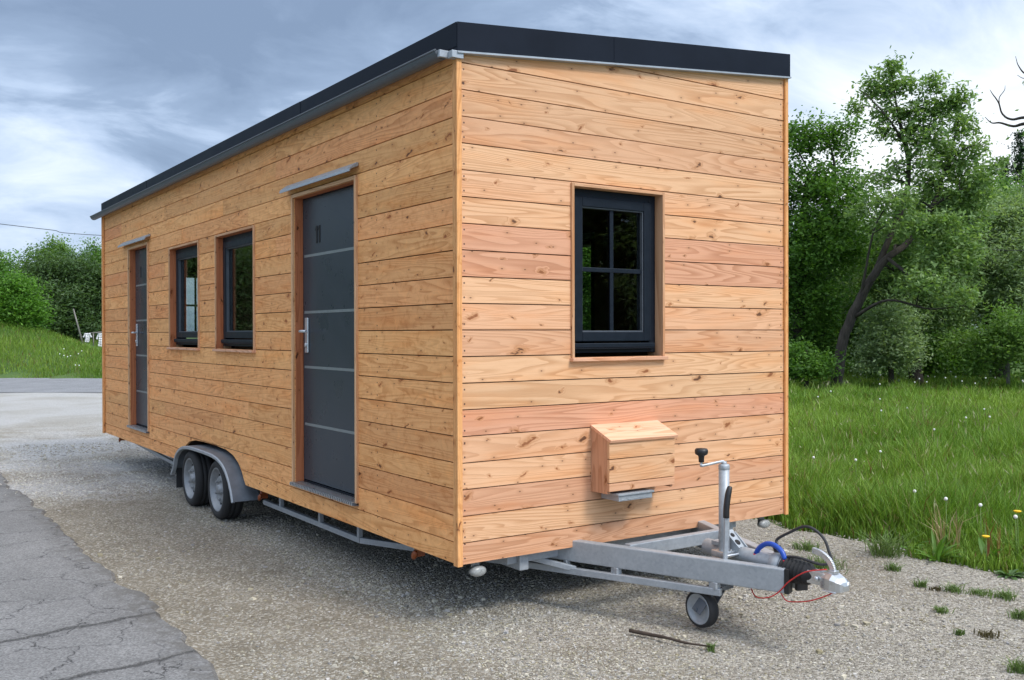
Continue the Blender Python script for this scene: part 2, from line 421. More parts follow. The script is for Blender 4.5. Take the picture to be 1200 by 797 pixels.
build_wall(REAR, W, op_rear, [], lambda u: roof_front(W-u), front_reds[::-1], 8, joints=False)
build_wall(RIGHT, L, op_right, [arch_r], lambda u: 3.19, None, 9)
# underfloor, ceiling, wheel boxes, room divider
b_ = MB(); b_.box((.16, .16, .36), (W-.16, L-.16, .44)); b_.build('floor_panel', M['inner_floor'], house)
b_ = MB(); b_.box((.03, .03, .345), (W-.03, 3.2, .358)); b_.box((.03, 5.05, .345), (W-.03, L-.03, .358)); b_.box((.32, 3.2, .345), (W-.32, 5.05, .358)); b_.build('underfloor', M['dark'], house)
b_ = MB(); b_.box((.16, .16, 2.84), (W-.16, L-.16, 2.9)); b_.build('ceiling_panel', M['interior'], house)
for q in (((.16, 4.13, .445), (W-.16, 4.20, 2.835)), ((.16, 2.55, .445), (1.5, 2.62, 2.835))):
    b_ = MB(); b_.box(*q); b_.build('partition', M['interior'], house)
for xa, xb in ((.003, .30), (W-.30, W-.003)):
    b_ = MB(); b_.box((xa, 3.19, .585), (xb, 5.06, .60)); b_.box((xa, 3.19, .362), (xb, 3.20, .584)); b_.box((xa, 5.05, .362), (xb, 5.06, .584))
    xi = xb-.012 if xa < 1 else xa
    b_.box((xi, 3.202, .362), (xi+.012, 5.048, .584)); b_.build('wheel_box', M['dark'], house)
# corner trims
def trim_at(boxes):
    t = MB()
    for a, b in boxes: t.box(a, b, wood=(random.uniform(.1, .25), random.uniform(.9, .97)))
    return t.build('corner_trim', M['wood_honey'], house, .0015)
trim_at([((-.018, .0, ZB-.006), (-.003, .026, 2.962)), ((-.018, -.018, ZB-.006), (.012, -.003, 2.964))])
trim_at([((W-.010, -.018, ZB-.006), (W+.018, -.003, 3.196)), ((W+.003, 0, ZB-.006), (W+.022, .034, 3.19))])
trim_at([((-.024, L-.034, ZB-.006), (-.003, L+.003, 2.962)), ((-.024, L+.0035, ZB-.006), (.02, L+.024, 2.962))])
trim_at([((W-.02, L+.0035, ZB-.006), (W+.022, L+.024, 3.19)), ((W+.003, L-.034, ZB-.006), (W+.022, L+.003, 3.19))])
# roof: sloping box with sheet metal fascia, drip lip, gutter
rf = MB()
ex = .022; zl, zr = 2.966, 3.195; hf = .142
def rz(x, off): return zl+.0945*x+off
x0, x1, y0, y1 = -ex, W+ex, -ex-.006, L+ex
c8 = [(x0, y0, rz(x0, 0)), (x1, y0, rz(x1, 0)), (x1, y1, rz(x1, 0)), (x0, y1, rz(x0, 0)), (x0, y0, rz(x0, hf)), (x1, y0, rz(x1, hf)), (x1, y1, rz(x1, hf)), (x0, y1, rz(x0, hf))]
for q in ((0, 3, 2, 1), (4, 5, 6, 7), (0, 1, 5, 4), (1, 2, 6, 5), (2, 3, 7, 6), (3, 0, 4, 7)): rf.poly([c8[k] for k in q])
roof = rf.build('roof', M['roof_metal'], house, .004)
fs = MB()      # overlapping fascia sheets: slightly proud lengths with a folded lip at the foot
for a, b, d in ((x0+.001, 1.02, .003), (1.016, 1.89, .005), (1.886, x1-.001, .003)):
    q = [(a, y0-d, rz(a, -.004)), (b, y0-d, rz(b, -.004)), (b, y0-d, rz(b, hf+.003)), (a, y0-d, rz(a, hf+.003))]
    fs.poly(q); q2 = [(p[0], y0-.0005, p[2]) for p in q]; fs.poly(q2[::-1])
    for i in range(4):
        j = (i+1) % 4; fs.poly([q[i], q2[i], q2[j], q[j]])
yy = y0
while yy < L:
    ye = min(yy+2.05, y1); d = .003 if int(yy/2.05+.1) % 2 == 0 else .005
    fs.box((x0-d, yy, rz(x0, .02)), (x0-.0005, ye, rz(x0, hf+.003))); yy = ye-.0 if ye < y1 else 99
fs.build('fascia', M['roof_metal'], roof, .001)
lp = MB()
q = [(x0, y0-.012, rz(x0, -.014)), (x1, y0-.012, rz(x1, -.014)), (x1, y0-.012, rz(x1, -.0045)), (x0, y0-.012, rz(x0, -.0045))]
lp.poly(q); q2 = [(p[0], -.0005, p[2]) for p in q]; lp.poly(q2[::-1])
for i in range(4): lp.poly([q[i], q2[i], q2[(i+1) % 4], q[(i+1) % 4]])
lp.build('drip_edge', M['fender'], roof)
gt = MB(); gr = .042; gx, gz = -.070, 2.966; N = 12
ya, yb = .035, L+.22
prof = [(gx+gr*math.cos(math.pi+math.pi*i/N), gz+gr*math.sin(math.pi+math.pi*i/N)) for i in range(N+1)]
for i in range(N):
    (xa, za), (xb, zb_) = prof[i], prof[i+1]
    gt.poly([(xa, ya, za), (xa, yb, za), (xb, yb, zb_), (xb, ya, zb_)], smooth=True)
    gt.poly([(gx+(xa-gx)*.95, ya, gz+(za-gz)*.95), (gx+(xb-gx)*.95, ya, gz+(zb_-gz)*.95), (gx+(xb-gx)*.95, yb, gz+(zb_-gz)*.95), (gx+(xa-gx)*.95, yb, gz+(za-gz)*.95)], smooth=True)
gt.poly([(x, ya, z) for x, z in prof]); gt.poly([(x, yb, z) for x, z in prof[::-1]])
gt.tube([(gx-gr, ya, gz), (gx-gr, yb, gz)], .006, 8)
gut = gt.build('gutter', M['galv_dark'], house)
gb = MB(); gb.box((-.052, -.032, 2.925), (.016, .012, 2.962)); gb.box((-.10, .012, 2.930), (-.03, .034, 2.966)); gb.build('gutter_bracket', M['fender'], gut, .002)

# windows ---------------------------------------------------------------
def frame_ring(mb, wl, a, b, c, d, w, dF, dB, wb=None):
    wb = wb or w
    def bx(u0, u1, z0, z1):
        p = wl.P(u0, z0, dF); q = wl.P(u1, z1, dB)
        mb.box([min(p[k], q[k]) for k in range(3)], [max(p[k], q[k]) for k in range(3)])
    bx(a, a+w, c, d); bx(b-w, b, c, d); bx(a+w, b-w, c, c+wb); bx(a+w, b-w, d-w, d)
def wbox(mb, wl, u0, u1, z0, z1, dF, dB, wood=None):
    p = wl.P(u0, z0, dF); q = wl.P(u1, z1, dB)
    mb.box([min(p[k], q[k]) for k in range(3)], [max(p[k], q[k]) for k in range(3)], wood=wood)
def make_window(wl, op, muntins, hinge_low):
    a, b, c, d = op; r = .052
    fr = MB(); frame_ring(fr, wl, a+.003, b-.003, c+.022, d-.003, .052, -r, -r-.07)
    win = fr.build('window', M['anthracite'], house, .003)
    s = MB(); e = .046; frame_ring(s, wl, a+e, b-e, c+e+.042, d-e, .055, -r+.012, -r-.055); s.build('sash', M['anthracite'], win, .004)
    bead = MB(); frame_ring(bead, wl, a+e+.054, b-e-.054, c+e+.042+.054, d-e-.054, .007, -r+.003, -r-.02); bead.build('glazing_bead', M['galv_dark'], win, .001)
    g = MB(); wbox(g, wl, a+e+.05, b-e-.05, c+e+.042+.05, d-e-.05, -r-.020, -r-.024); g.build('pane', M['glass'], win)
    ga, gb_, gc, gd = a+e+.06, b-e-.06, c+e+.042+.06, d-e-.06
    if muntins:
        mm = MB(); um = (ga+gb_)/2; zm = (gc+gd)/2
        wbox(mm, wl, um-.013, um+.013, gc-.004, gd+.004, -r-.008, -r-.0195); wbox(mm, wl, ga-.004, gb_+.004, zm-.013, zm+.013, -r-.0065, -r-.0195)
        mm.build('muntin', M['anthracite'], win, .003)
    wb = MB(); wbox(wb, wl, a+.03, b-.03, c+.052, c+.078, -r+.030, -r+.0005); wbox(wb, wl, a+.03, b-.03, c+.044, c+.0515, -r+.026, -r+.0005); wb.build('weather_bar', M['anthracite'], win, .004)
    t = MB(); wd = lambda: (random.uniform(.25, .5), random.uniform(.82, .95))
    tw = .016
    rd = lambda: (random.uniform(.75, .95), random.uniform(.60, .72))
    # reveal boards lining the opening, proud trim edge
    wbox(t, wl, a-tw, a+.0015, c-.002, d+tw, .014, -r-.07, wd()); wbox(t, wl, b-.0015, b+tw, c-.002, d+tw, .014, -r-.07, wd()); wbox(t, wl, a+.002, b-.002, d-.0015, d+tw, .0135, -r-.07, wd())
    t.build('trim', M['wood'], win, .0015)
    if wl is not FRONT and wl is not REAR:
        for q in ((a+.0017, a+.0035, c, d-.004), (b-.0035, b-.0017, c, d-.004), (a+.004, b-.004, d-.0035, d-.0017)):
            rv = MB(); wbox(rv, wl, *q, .004, -r-.001, (.9, .95)); rv.build('reveal', M['wood_shade'], win)
    sl = MB(); wbox(sl, wl, a-tw-.008, b+tw+.008, c-.022, c-.0025, .034, -.0005, (.5, 1.0)); wbox(sl, wl, a+.002, b-.002, c-.022, c+.0, -.001, -r-.07, (.5, 1.0)); sl.build('sill', M['wood_pale'], win, .002)
    # the red-brown of the side window linings is shade put into their colour
    return win
make_window(FRONT, op_front[0], True, 0)
make_window(LEFT, op_left[2], False, 0); make_window(LEFT, op_left[3], False, 0)
make_window(REAR, op_rear[0], True, 0); make_window(RIGHT, op_right[0], False, 0)

# doors -------------------------------------------------------------------
def make_door(op, stripe_z, marks, canopy_y):
    a, b, c, d = op; r = .060; wl = LEFT
    lf = MB(); wbox(lf, wl, a+.012, b-.012, c+.022, d-.012, -r, -r-.06)
    door = lf.build('door', M['door'], house, .003)
    fr = MB(); frame_ring(fr, wl, a+.001, b-.001, c+.004, d-.001, .0105, -r-.004, -r-.07); fr.build('frame', M['anthracite'], door)
    for z in stripe_z:
        s = MB(); wbox(s, wl, a+.034, b-.034, z-.009, z+.009, -r+.0015, -r-.001); s.build('glass_strip', M['satin'], door)
    for u in marks:  # main door: second bar paints the reflection of the first
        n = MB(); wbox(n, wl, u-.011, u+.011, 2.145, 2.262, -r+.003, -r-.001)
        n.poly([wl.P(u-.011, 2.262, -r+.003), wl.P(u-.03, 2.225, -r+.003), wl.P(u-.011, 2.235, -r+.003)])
        n.build('door_mark', M['black'], door)
    uh = a+.085                                           # handle side: away from the drawbar
    h = MB(); wbox(h, wl, uh-.026, uh+.026, 1.395, 1.640, -r+.012, -r+.0005); pl = h.build('handle', M['alu'], door, .006)
    lv = MB(); p0 = wl.P(uh, 1.545, -r+.013); p1 = wl.P(uh, 1.545, -r+.062); p2 = wl.P(uh+.125, 1.545, -r+.062)
    lv.tube([p0, wl.P(uh, 1.545, -r+.05), wl.P(uh+.012, 1.545, -r+.062), p2], .0095, 10)
    lv.build('lever', M['alu'], door)
    lv = MB(); lv.lathe([(0, 0), (.016, 0), (.016, .006), (.009, .008), (0, .008)], axis_m(wl.P(uh, 1.45, -r+.0125), wl.n), 16); lv.build('lock_cylinder', M['alu'], door)
    t = MB(); tw = .025; red = (.95, .56)
    wbox(t, wl, a-tw, a-.0005, c-.012, d+tw, .016, -.004, (.2, .98)); wbox(t, wl, b+.0005, b+tw, c-.012, d+tw, .016, -.004, (.2, .98)); wbox(t, wl, a-.0005, b+.0005, d+.0005, d+tw, .0155, -.004, (.2, .95))
    t.build('trim', M['wood'], door, .0015)
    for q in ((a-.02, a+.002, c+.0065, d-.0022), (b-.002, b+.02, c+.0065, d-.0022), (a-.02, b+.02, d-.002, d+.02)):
        rv = MB(); wbox(rv, wl, *q, -.0045, -r-.003, (.9, .9)); rv.build('reveal', M['wood_shade'], door)  # door reveals take the painted shade tint
    th = MB(); wbox(th, wl, a-tw, b+tw, c-.016, c-.0005, .030, -r-.05)
    k0 = len(th.f); k = a-tw+.006
    while k < b+tw-.014: wbox(th, wl, k, k+.013, c-.0003, c+.006, .0315, -.055); wbox(th, wl, k, k+.013, c-.018, c-.001, .0345, .0305); k += .027
    tho = th.build('threshold', [M['galv_dark'], M['steel']], door)
    for p_ in tho.data.polygons[k0:]: p_.material_index = 1
    ca, cb = LY(*canopy_y); cn = MB()
    pr = [(.002, 2.572), (.012, 2.572), (.060, 2.535), (.064, 2.515), (.058, 2.515), (.054, 2.530), (.004, 2.552)]
    pr = [(q, z+(d-2.472)) for q, z in pr]
    for i in range(len(pr)):
        (q0, z0), (q1, z1) = pr[i], pr[(i+1) % len(pr)]
        cn.poly([wl.P(ca, z0, q0), wl.P(cb, z0, q0), wl.P(cb, z1, q1), wl.P(ca, z1, q1)])
    cn.poly([wl.P(ca, z, q) for q, z in pr[::-1]]); cn.poly([wl.P(cb, z, q) for q, z in pr])
    cn.build('canopy', M['galv'], door)
    return door
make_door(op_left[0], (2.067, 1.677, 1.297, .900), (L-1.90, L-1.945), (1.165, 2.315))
make_door(op_left[1], (2.060, 1.677, 1.297, .905), (L-6.72,), (6.07, 7.25))

# small board box with lid on the front wall --------------------------------
bx = MB(); xa, xb, bd = .868, 1.358, .160
for i, (z0, z1) in enumerate(((.655, .699), (.7035, .8305), (.8355, .945))):
    wbox(bx, FRONT, xa, xb, z0, z1, bd, bd-.018, ((.62, .3, .25)[i], .98))
sd = (.75, .86)
def side_panel(x0_, x1_):
    for x_ in (x0_, x1_):
        P4 = [(x_, -.002, .640), (x_, -bd+.0185, .640), (x_, -bd+.0185, .938), (x_, -.002, .998)]
        bx.poly(P4 if x_ == x0_ else P4[::-1], [((p[2]+31.3, p[1]+7), sd, (0, -1)) for p in (P4 if x_ == x0_ else P4[::-1])])
    for i in range(4):
        q0, q1 = P4[i], P4[(i+1) % 4]
        bx.poly([(x0_, q0[1], q0[2]), (x1_, q0[1], q0[2]), (x1_, q1[1], q1[2]), (x0_, q1[1], q1[2])], [((i+.1*j, .02*j), sd, (0, -1)) for j in range(4)])
side_panel(xa-.001, xa+.018); side_panel(xb-.018, xb+.001)
box = bx.build('board_box', M['wood'], house, .001)
ld = MB(); sl_ = math.atan2(.072, .172)
mm = Matrix.Translation(Vector((0, -.002, 1.014))) @ Matrix.Rotation(sl_, 4, 'X')
ld.box((xa-.004, -.098, -.018), (xb+.014, 0, 0), mm, (.5, 1.12)); ld.box((xa-.004, -.190, -.018), (xb+.014, -.1005, 0), mm, (.45, 1.16))
ld.build('lid', M['wood_pale'], box, .002)
vn = MB(); vn.box((.925, -.172, .598), (1.172, -.020, .628)); vn.box((.915, -.180, .629), (1.182, -.010, .6395))
for i in range(5): vn.box((.945+i*.045, -.1745, .604), (.972+i*.045, -.1721, .608))
vn.build('vent_hood', M['galv'], box, .002)

# trailer -----------------------------------------------------------------
XM = W/2
fr = MB()
for s in (-1, 1):
    fr.box((XM+s*.80-.03, .06, .24), (XM+s*.80+.03, L-.06, .343))
for y in (.12, 1.3, 2.5, 3.3, 5.0, 6.2, 7.2, 8.05): fr.box((.36, y-.03, .275), (W-.36, y+.03, .341))
chassis = fr.build('chassis', M['galv'], house, .004)
BX = lambda y: .765-.393*y
for s in (-1, 1):
    X = (lambda x: x) if s < 0 else (lambda x: 2*XM-x)
    ch = MB(); ch.obox((X(BX(1.0)), 1.0, .318), (X(BX(-1.10)), -1.10, .318), .055, .118); bm_ = ch.build('drawbar_beam', M['galv'], house, .006)
    cp = MB(); p0 = Vector((X(BX(-1.101)), -1.101, .318)); p1 = Vector((X(BX(-1.122)), -1.122, .318)); cp.obox(p0, p1, .060, .122); cp.build('end_cap', M['plastic'], bm_, .003)
    tr = MB()
    xs = X(.13)
    tr.obox((xs, 3.15, .205), (xs, 1.42, .205), .032, .036); tr.obox((xs, 1.42, .205), (X(BX(-.80)-.015), -.80, .214), .032, .036)
    for y in (2.80, 2.06, 1.44): tr.obox((xs, y, .222), (xs, y, .344), .03, .03, up=(0, 1, 0))
    for y in (-.24, -.765): tr.obox((X(BX(y)-.012), y, .226), (X(BX(y)-.012), y, .262), .036, .05, up=(0, 1, 0))
    for y in (.05,): tr.obox((X(BX(y)-.012), y, .226), (X(BX(y)-.012), y, .262), .03, .03, up=(0, 1, 0))
    tr.obox((X(.42), .30, .318), (X(BX(-.02)-.03), -.02, .222), .024, .03)
    tr.build('truss_rail', M['galv'], house, .003)
    tr = MB(); tr.obox((xs, 7.25, .30), (xs, 5.1, .205), .032, .036); tr.build('truss_rail', M['galv'], house, .003)
cb_ = MB(); cb_.obox((BX(-.27)+.03, -.27, .350), (2*XM-BX(-.27)-.03, -.27, .350), .05, .068); cb_.build('cross_bar', M['galv'], house, .004)
# wheels, fenders, flaps
def make_wheel(y, s):
    X = (lambda x: x) if s < 0 else (lambda x: 2*XM-x)
    c = Vector((X(-.075), y, .243)); w = empty('wheel', c, house); ax = Vector((-s*-1 if False else (1 if s < 0 else -1), 0, 0))
    mx = axis_m((0, 0, 0), ax)                       # local z points inwards from the outer face
    t = MB(); t.lathe([(.178, .012), (.186, .003), (.205, 0), (.228, .006), (.243, .022), (.2475, .040), (.2475, .058), (.244, .060), (.244, .066), (.2475, .068), (.2475, .094), (.244, .096), (.244, .102), (.2475, .104), (.2475, .130), (.243, .150), (.228, .166), (.178, .172)], mx, 48)
    t.build('tyre', M['rubber'], w)
    r = MB(); r.lathe([(.178, .030), (.184, .012), (.176, .006), (.168, .014), (.160, .040), (.150, .052), (.132, .066), (.118, .052), (.104, .036), (.082, .034), (.060, .044), (.044, .042), (.038, .020), (.034, .016), (0, .014)], mx, 48)
    r.lathe([(.178, .030), (.176, .150)], mx, 48)
    for k in range(5):
        th = 2*math.pi*k/5; q = mx @ Vector((.080*math.cos(th), .080*math.sin(th), .016)); r.lathe([(0, 0), (.009, 0), (.011, .010), (.011, .022)], axis_m(q, ax), 6, False)
    k0 = len(r.f)
    for k in range(10):
        th = 2*math.pi*(k+.5)/10; q = mx @ Vector((.120*math.cos(th), .120*math.sin(th), .049)); r.lathe([(0, -.002), (.0125, -.002), (.0125, .004)], axis_m(q, ax), 12)
    rim = r.build('rim', [M['rim'], M['dark']], w)
    for p_ in rim.data.polygons[k0:]: p_.material_index = 1
    return w
for s in (-1, 1):
    for y in (3.74, 4.50): make_wheel(y, s)
    X = (lambda x: x) if s < 0 else (lambda x: 2*XM-x)
    f = MB(); path = smooth_path([(0, y, z) for y, z in FEND], 4)
    sec = [(-.070, -.026), (-.098, -.022), (-.100, -.006), (-.090, 0.0), (.12, 0.0)]
    rows = []
    for i, p in enumerate(path):
        tn = (path[min(i+1, len(path)-1)]-path[max(i-1, 0)]).normalized(); nr = Vector((0, tn.z, -tn.y))
        if nr.z < 0 and abs(tn.y) > .2: nr = -nr
        if i and nr.dot(prev) < 0: nr = -nr
        prev = nr
        rows.append([Vector((X(q[0]), p.y, p.z))+nr*q[1] for q in sec])
    for a, b in zip(rows, rows[1:]):
        for j in range(len(sec)-1): f.poly([a[j], a[j+1], b[j+1], b[j]], smooth=False)
    fo = f.build('fender', [M['fender_body'], M['galv']], house)
    for p_ in fo.data.polygons:
        if p_.index % 4 < 3: p_.material_index = 1
    sm = fo.modifiers.new('thickness', 'SOLIDIFY'); sm.thickness = .003; sm.offset = -1
    fl = MB(); fl.box((X(-.06) if s < 0 else X(.12), 4.945, .10), (X(.12) if s < 0 else X(-.06), 4.957, .36)); fl.build('mud_flap', M['rubber'], fo, .002)
ax_ = MB(); ax_.tube([(.10, 3.74, .243), (W-.10, 3.74, .243)], .035, 12); ax_.tube([(.10, 4.50, .243), (W-.10, 4.50, .243)], .035, 12); ax_.build('axle', M['galv_dark'], house)
# lamps
for y, z in ((.55, .285), (3.02, .268), (5.37, .287), (7.66, .300)):
    l = MB(); mt4 = axis_m((.045, y, z), (-1, 0, 0)) @ Matrix.Scale(1.5, 4, (0, 1, 0)); l.lathe([(0, -.001), (.022, -.001), (.022, .008), (.018, .014), (.008, .017), (0, .017)], mt4, 20)
    l.box((.048, y-.015, z-.01), (.10, y+.015, z+.05)); l.build('side_marker_lamp', M['amber'], house)
for x in (.135, 2.34):
    l = MB(); m4 = axis_m((x, .03, .285), (0, -1, 0)) @ Matrix.Diagonal((1, 1, 1, 1)); m4 = Matrix.Translation((x, .03, .285)) @ Matrix.Diagonal((1.7, 1, 1, 1)) @ Matrix.Rotation(R(90), 4, 'X')
    l.lathe([(0, .022), (.014, .021), (.024, .014), (.028, .004), (.028, -.02), (0, -.02)], m4, 24); l.box((x-.02, .05, .28), (x+.02, .07, .343)); l.build('front_marker_lamp', M['lens'], house)
# overrun coupling
ZC = .375
cp = MB()
cp.tube([(XM, -.52, ZC), (XM, -1.06, ZC)], .043, 20); cp.lathe([(.047, 0), (.055, .01), (.055, .05), (.047, .06)], axis_m((XM, -.98, ZC), (0, -1, 0)), 24)
cp.box((XM-.05, -.66, .405), (XM+.05, -.60, .428)); cp.box((XM-.10, -.93, .300), (XM+.10, -.89, .336)); cp.box((XM-.10, -.62, .300), (XM+.10, -.58, .336))
coup = cp.build('coupling', M['galv'], house, .003)
bl = MB(); pr = [(.036, 0)]
for i in range(7): pr += [(.064-.002*i, .012+.022*i), (.066-.002*i, .016+.022*i), (.050-.002*i, .024+.022*i)]
pr += [(.036, .172), (.030, .19)]
bl.lathe(pr, axis_m((XM, -1.045, ZC-.015), (0, -1, 0)), 28); bl.build('bellows', M['rubber'], coup)
hd = MB(); yh = -1.235; zc = ZC-.018
hd.obox((XM, yh+.03, zc), (XM, yh-.07, zc), .060, .062)
hsec = [(yh-.055, .034, .033, -.036), (yh-.085, .044, .040, -.036), (yh-.115, .050, .036, -.038), (yh-.145, .046, .022, -.038), (yh-.165, .034, .004, -.038), (yh-.172, .022, -.012, -.036)]
ring = []
for y_, hw, zt, zb2 in hsec: ring.append([Vector((XM-hw, y_, zc+zb2)), Vector((XM-hw, y_, zc+zt*.35)), Vector((XM-hw*.55, y_, zc+zt)), Vector((XM+hw*.55, y_, zc+zt)), Vector((XM+hw, y_, zc+zt*.35)), Vector((XM+hw, y_, zc+zb2))])
for a, b in zip(ring, ring[1:]):
    for i in range(6): hd.poly([a[i], a[(i+1) % 6], b[(i+1) % 6], b[i]], smooth=True)
hd.poly(ring[-1]); hd.poly(ring[0][::-1])
hd.box((XM-.054, yh-.150, zc-.044), (XM+.054, yh-.075, zc-.0375))
hd.lathe([(0, -.002), (.014, -.002), (.014, .010), (.008, .012), (0, .012)], axis_m((XM-.033, yh-.03, zc), (-1, 0, 0)), 12)
hd.build('coupling_head', M['steel'], coup, .004)
hn = MB(); hp = smooth_path([(XM, yh-.104, .385), (XM, yh-.096, .420), (XM, yh-.075, .450), (XM, yh-.03, .474), (XM, yh+.015, .480)], 5)
for a, b in zip(hp, hp[1:]): hn.obox(a, b+(b-a)*.15, .030, .016, up=(1, 0, 0.001))
hn.box((XM-.019, yh-.122, zc+.0365), (XM+.019, yh-.085, zc+.05)); hn.build('coupling_handle', M['steel'], coup, .003)
# brackets with round holes, hand brake lever
bk = MB(); s0 = Vector((1.235, -.690, .490)); s1 = Vector((1.235, -.775, .415))
bk.obox(s0, s1, .055, .008); bk.obox(s0+Vector((-.028, .0, -.03)), s1+Vector((-.028, 0, -.02)), .006, .06); bk.obox(s0+Vector((.03, .0, -.03)), s1+Vector((.03, 0, -.02)), .006, .06)
k0 = len(bk.f)
for t_, r_ in ((.30, .013), (.72, .017)):
    p = s0.lerp(s1, t_); nrm = (s1-s0).cross(Vector((1, 0, 0))).normalized(); nrm = nrm if nrm.z > 0 else -nrm
    bk.lathe([(0, .0052), (r_, .0052), (r_, .003)], axis_m(p, nrm), 16)
br = bk.build('brake_bracket', [M['galv'], M['dark']], house)
for p_ in br.data.polygons[k0:]: p_.material_index = 1
lv = MB(); lv.obox((1.102, -.790, .30), (1.112, -.790, .60), .012, .024, up=(1, 0, 0)); lv.tube([(1.098, -.79, .345), (1.14, -.79, .345)], .020, 12)
lev = lv.build('hand_brake', M['galv'], house, .002)
gp = MB(); gp.tube(smooth_path([(1.111, -.790, .585), (1.114, -.790, .64), (1.126, -.789, .70), (1.142, -.787, .742)], 4), [.016]*10+[.015, .014, .011], 12); gp.build('grip', M['plastic'], lev)
# jockey wheel
JX, JY = 1.165, -.725
jk = MB(); jk.tube([(JX, JY, .20), (JX, JY, .842)], .0275, 20); jk.lathe([(.0275, 0), (.029, .002), (.029, .022), (.025, .028), (0, .03)], Matrix.Translation((JX, JY, .82)), 20)
jk.tube([(JX, JY, .842), (JX, JY, .862)], .014, 12); jock = jk.build('jockey_wheel', M['galv'], house)
cl = MB(); cl.box((JX-.046, JY-.040, .37), (JX+.046, JY+.048, .402)); cl.box((JX-.044, JY-.046, .27), (JX-.034, JY+.046, .369)); cl.tube([(JX-.05, JY-.055, .385), (JX+.07, JY-.055, .385)], .008, 8)
cl.box((JX+.03, JY-.02, .40), (JX+.10, JY+.05, .407)); cl.build('clamp', M['steel'], jock, .003)
ck = MB(); ck.tube(smooth_path([(JX, JY, .858), (JX-.02, JY+.003, .862), (JX-.145, JY+.012, .850), (JX-.152, JY+.012, .858), (JX-.152, JY+.012, .878)], 4), .0075, 8); ck.build('crank', M['steel'], jock)
kn = MB(); kn.lathe([(0, 0), (.014, 0), (.015, .028), (.018, .034), (.030, .040), (.034, .048), (.034, .062), (.028, .070), (0, .072)], Matrix.Translation((JX-.152, JY+.012, .868)), 20); kn.build('knob', M['plastic'], jock)
WX, WY, WZ = 1.075, -.655, .098
ty = MB(); ma = axis_m((WX-.032, WY, WZ), (1, 0, 0))
ty.lathe([(.078, .004), (.084, 0), (.094, .006), (.098, .018), (.098, .044), (.094, .058), (.084, .064), (.078, .060)], ma, 36); ty.build('jockey_tyre', M['rubber'], jock)
ri = MB(); ri.lathe([(.080, .004), (.077, .000), (.070, .006), (.060, .016), (.026, .020), (.022, .008), (.016, .004), (0, .004)], ma, 36); ri.lathe([(0, .056), (.04, .052), (.08, .060)], ma, 36); ri.build('jockey_rim', M['galv'], jock)
fk = MB()
for sx in (-.045, .045):
    fk.obox((WX+sx, WY, WZ-.012), (JX+sx*.8-(JX-WX)*.35, JY+.02, .212), .062, .006, up=(1, 0, 0))
fk.box((JX-.045, JY-.03, .205), (JX+.04, JY+.05, .222)); fk.tube([(WX-.052, WY, WZ), (WX+.052, WY, WZ)], .010, 10); fk.tube([(JX, JY, .222), (JX, JY, .30)], .022, 14)
fk.build('fork', M['galv_dark'], jock, .002)
# cables: blue holder, black lead, red breakaway wire
c1 = MB(); arc = smooth_path([(1.23, -.882, .405), (1.23, -.905, .438), (1.23, -.95, .466), (1.23, -1.0, .468), (1.23, -1.045, .446), (1.23, -1.068, .408)], 4)
c1.tube(arc, .013, 12); blu = c1.build('plug_holder', M['blue'], house)
c2 = MB(); c2.tube([arc[0]+Vector((0, 0, -.016)), arc[0]], .015, 12); c2.build('red_cap', M['red'], blu); c2 = MB(); c2.tube([arc[-1]+Vector((0, 0, -.012)), arc[-1]], .015, 12); c2.build('red_cap', M['red'], blu)
c5 = MB(); c5.tube([(1.265, -1.01, .400), (1.265, -.985, .455)], .021, 12); c5.build('plug', M['plastic'], blu)
c3 = MB(); c3.tube(smooth_path([(1.27, -.985, .45), (1.29, -.966, .483), (1.30, -1.036, .529), (1.30, -1.125, .574), (1.30, -1.191, .568), (1.30, -1.246, .532), (1.30, -1.271, .483), (1.30, -1.285, .435), (1.27, -1.25, .415), (1.24, -1.14, .432), (1.24, -1.06, .42)], 6), .0070, 8); c3.build('electric_cable', M['wire'], house)
c4 = MB(); c4.tube(smooth_path([(1.22, -1.322, .412), (1.19, -1.225, .385), (1.175, -1.14, .325), (1.16, -1.085, .262), (1.15, -1.03, .226), (1.15, -.95, .214), (1.18, -.88, .26)], 6), .0032, 6); c4.tube(smooth_path([(1.17, -1.09, .26), (1.19, -1.11, .222), (1.20, -1.17, .228), (1.20, -1.246, .251), (1.21, -1.33, .292), (1.23, -1.375, .325)], 6), .0032, 6); c4.build('breakaway_cable', M['red'], house)

# ------------------------------------------------------------------ TERRAIN
def sst(a, b, x):
    t = np.clip((x-a)/(b-a), 0, 1); return t*t*(3-2*t)
def road_near(x): return 24.2-.75*(x-1.0)
def road_far(x): return 33.6-.95*(x-2.0)
def terrain(x, y):
    x = np.asarray(x, float); y = np.asarray(y, float)
    d = y-road_far(x)                                 # metres beyond the far road
    slope = np.clip(.160-.028*(x-3.2), .055, .20)
    hl = np.clip(d, 0, 22)*slope*(x < 30)*sst(18, 8, x)*sst(0, 3, d)
    hl = np.minimum(hl, 3.0)
    dist = np.hypot(x-CAM[0], y-CAM[1])
    hr = sst(36, 85, dist)*6*sst(.72, .86, np.arctan2(x-CAM[0], y-CAM[1]))*sst(2.3, 1.9, np.arctan2(x-CAM[0], y-CAM[1]))
    mound = .45*np.exp(-((x-21.2)**2+(y-14.2)**2)/1.6)
    und = .05*np.sin(x*.7+1)*np.sin(y*.6)*sst(4.2, 7, x)
    return hl+hr+mound+und
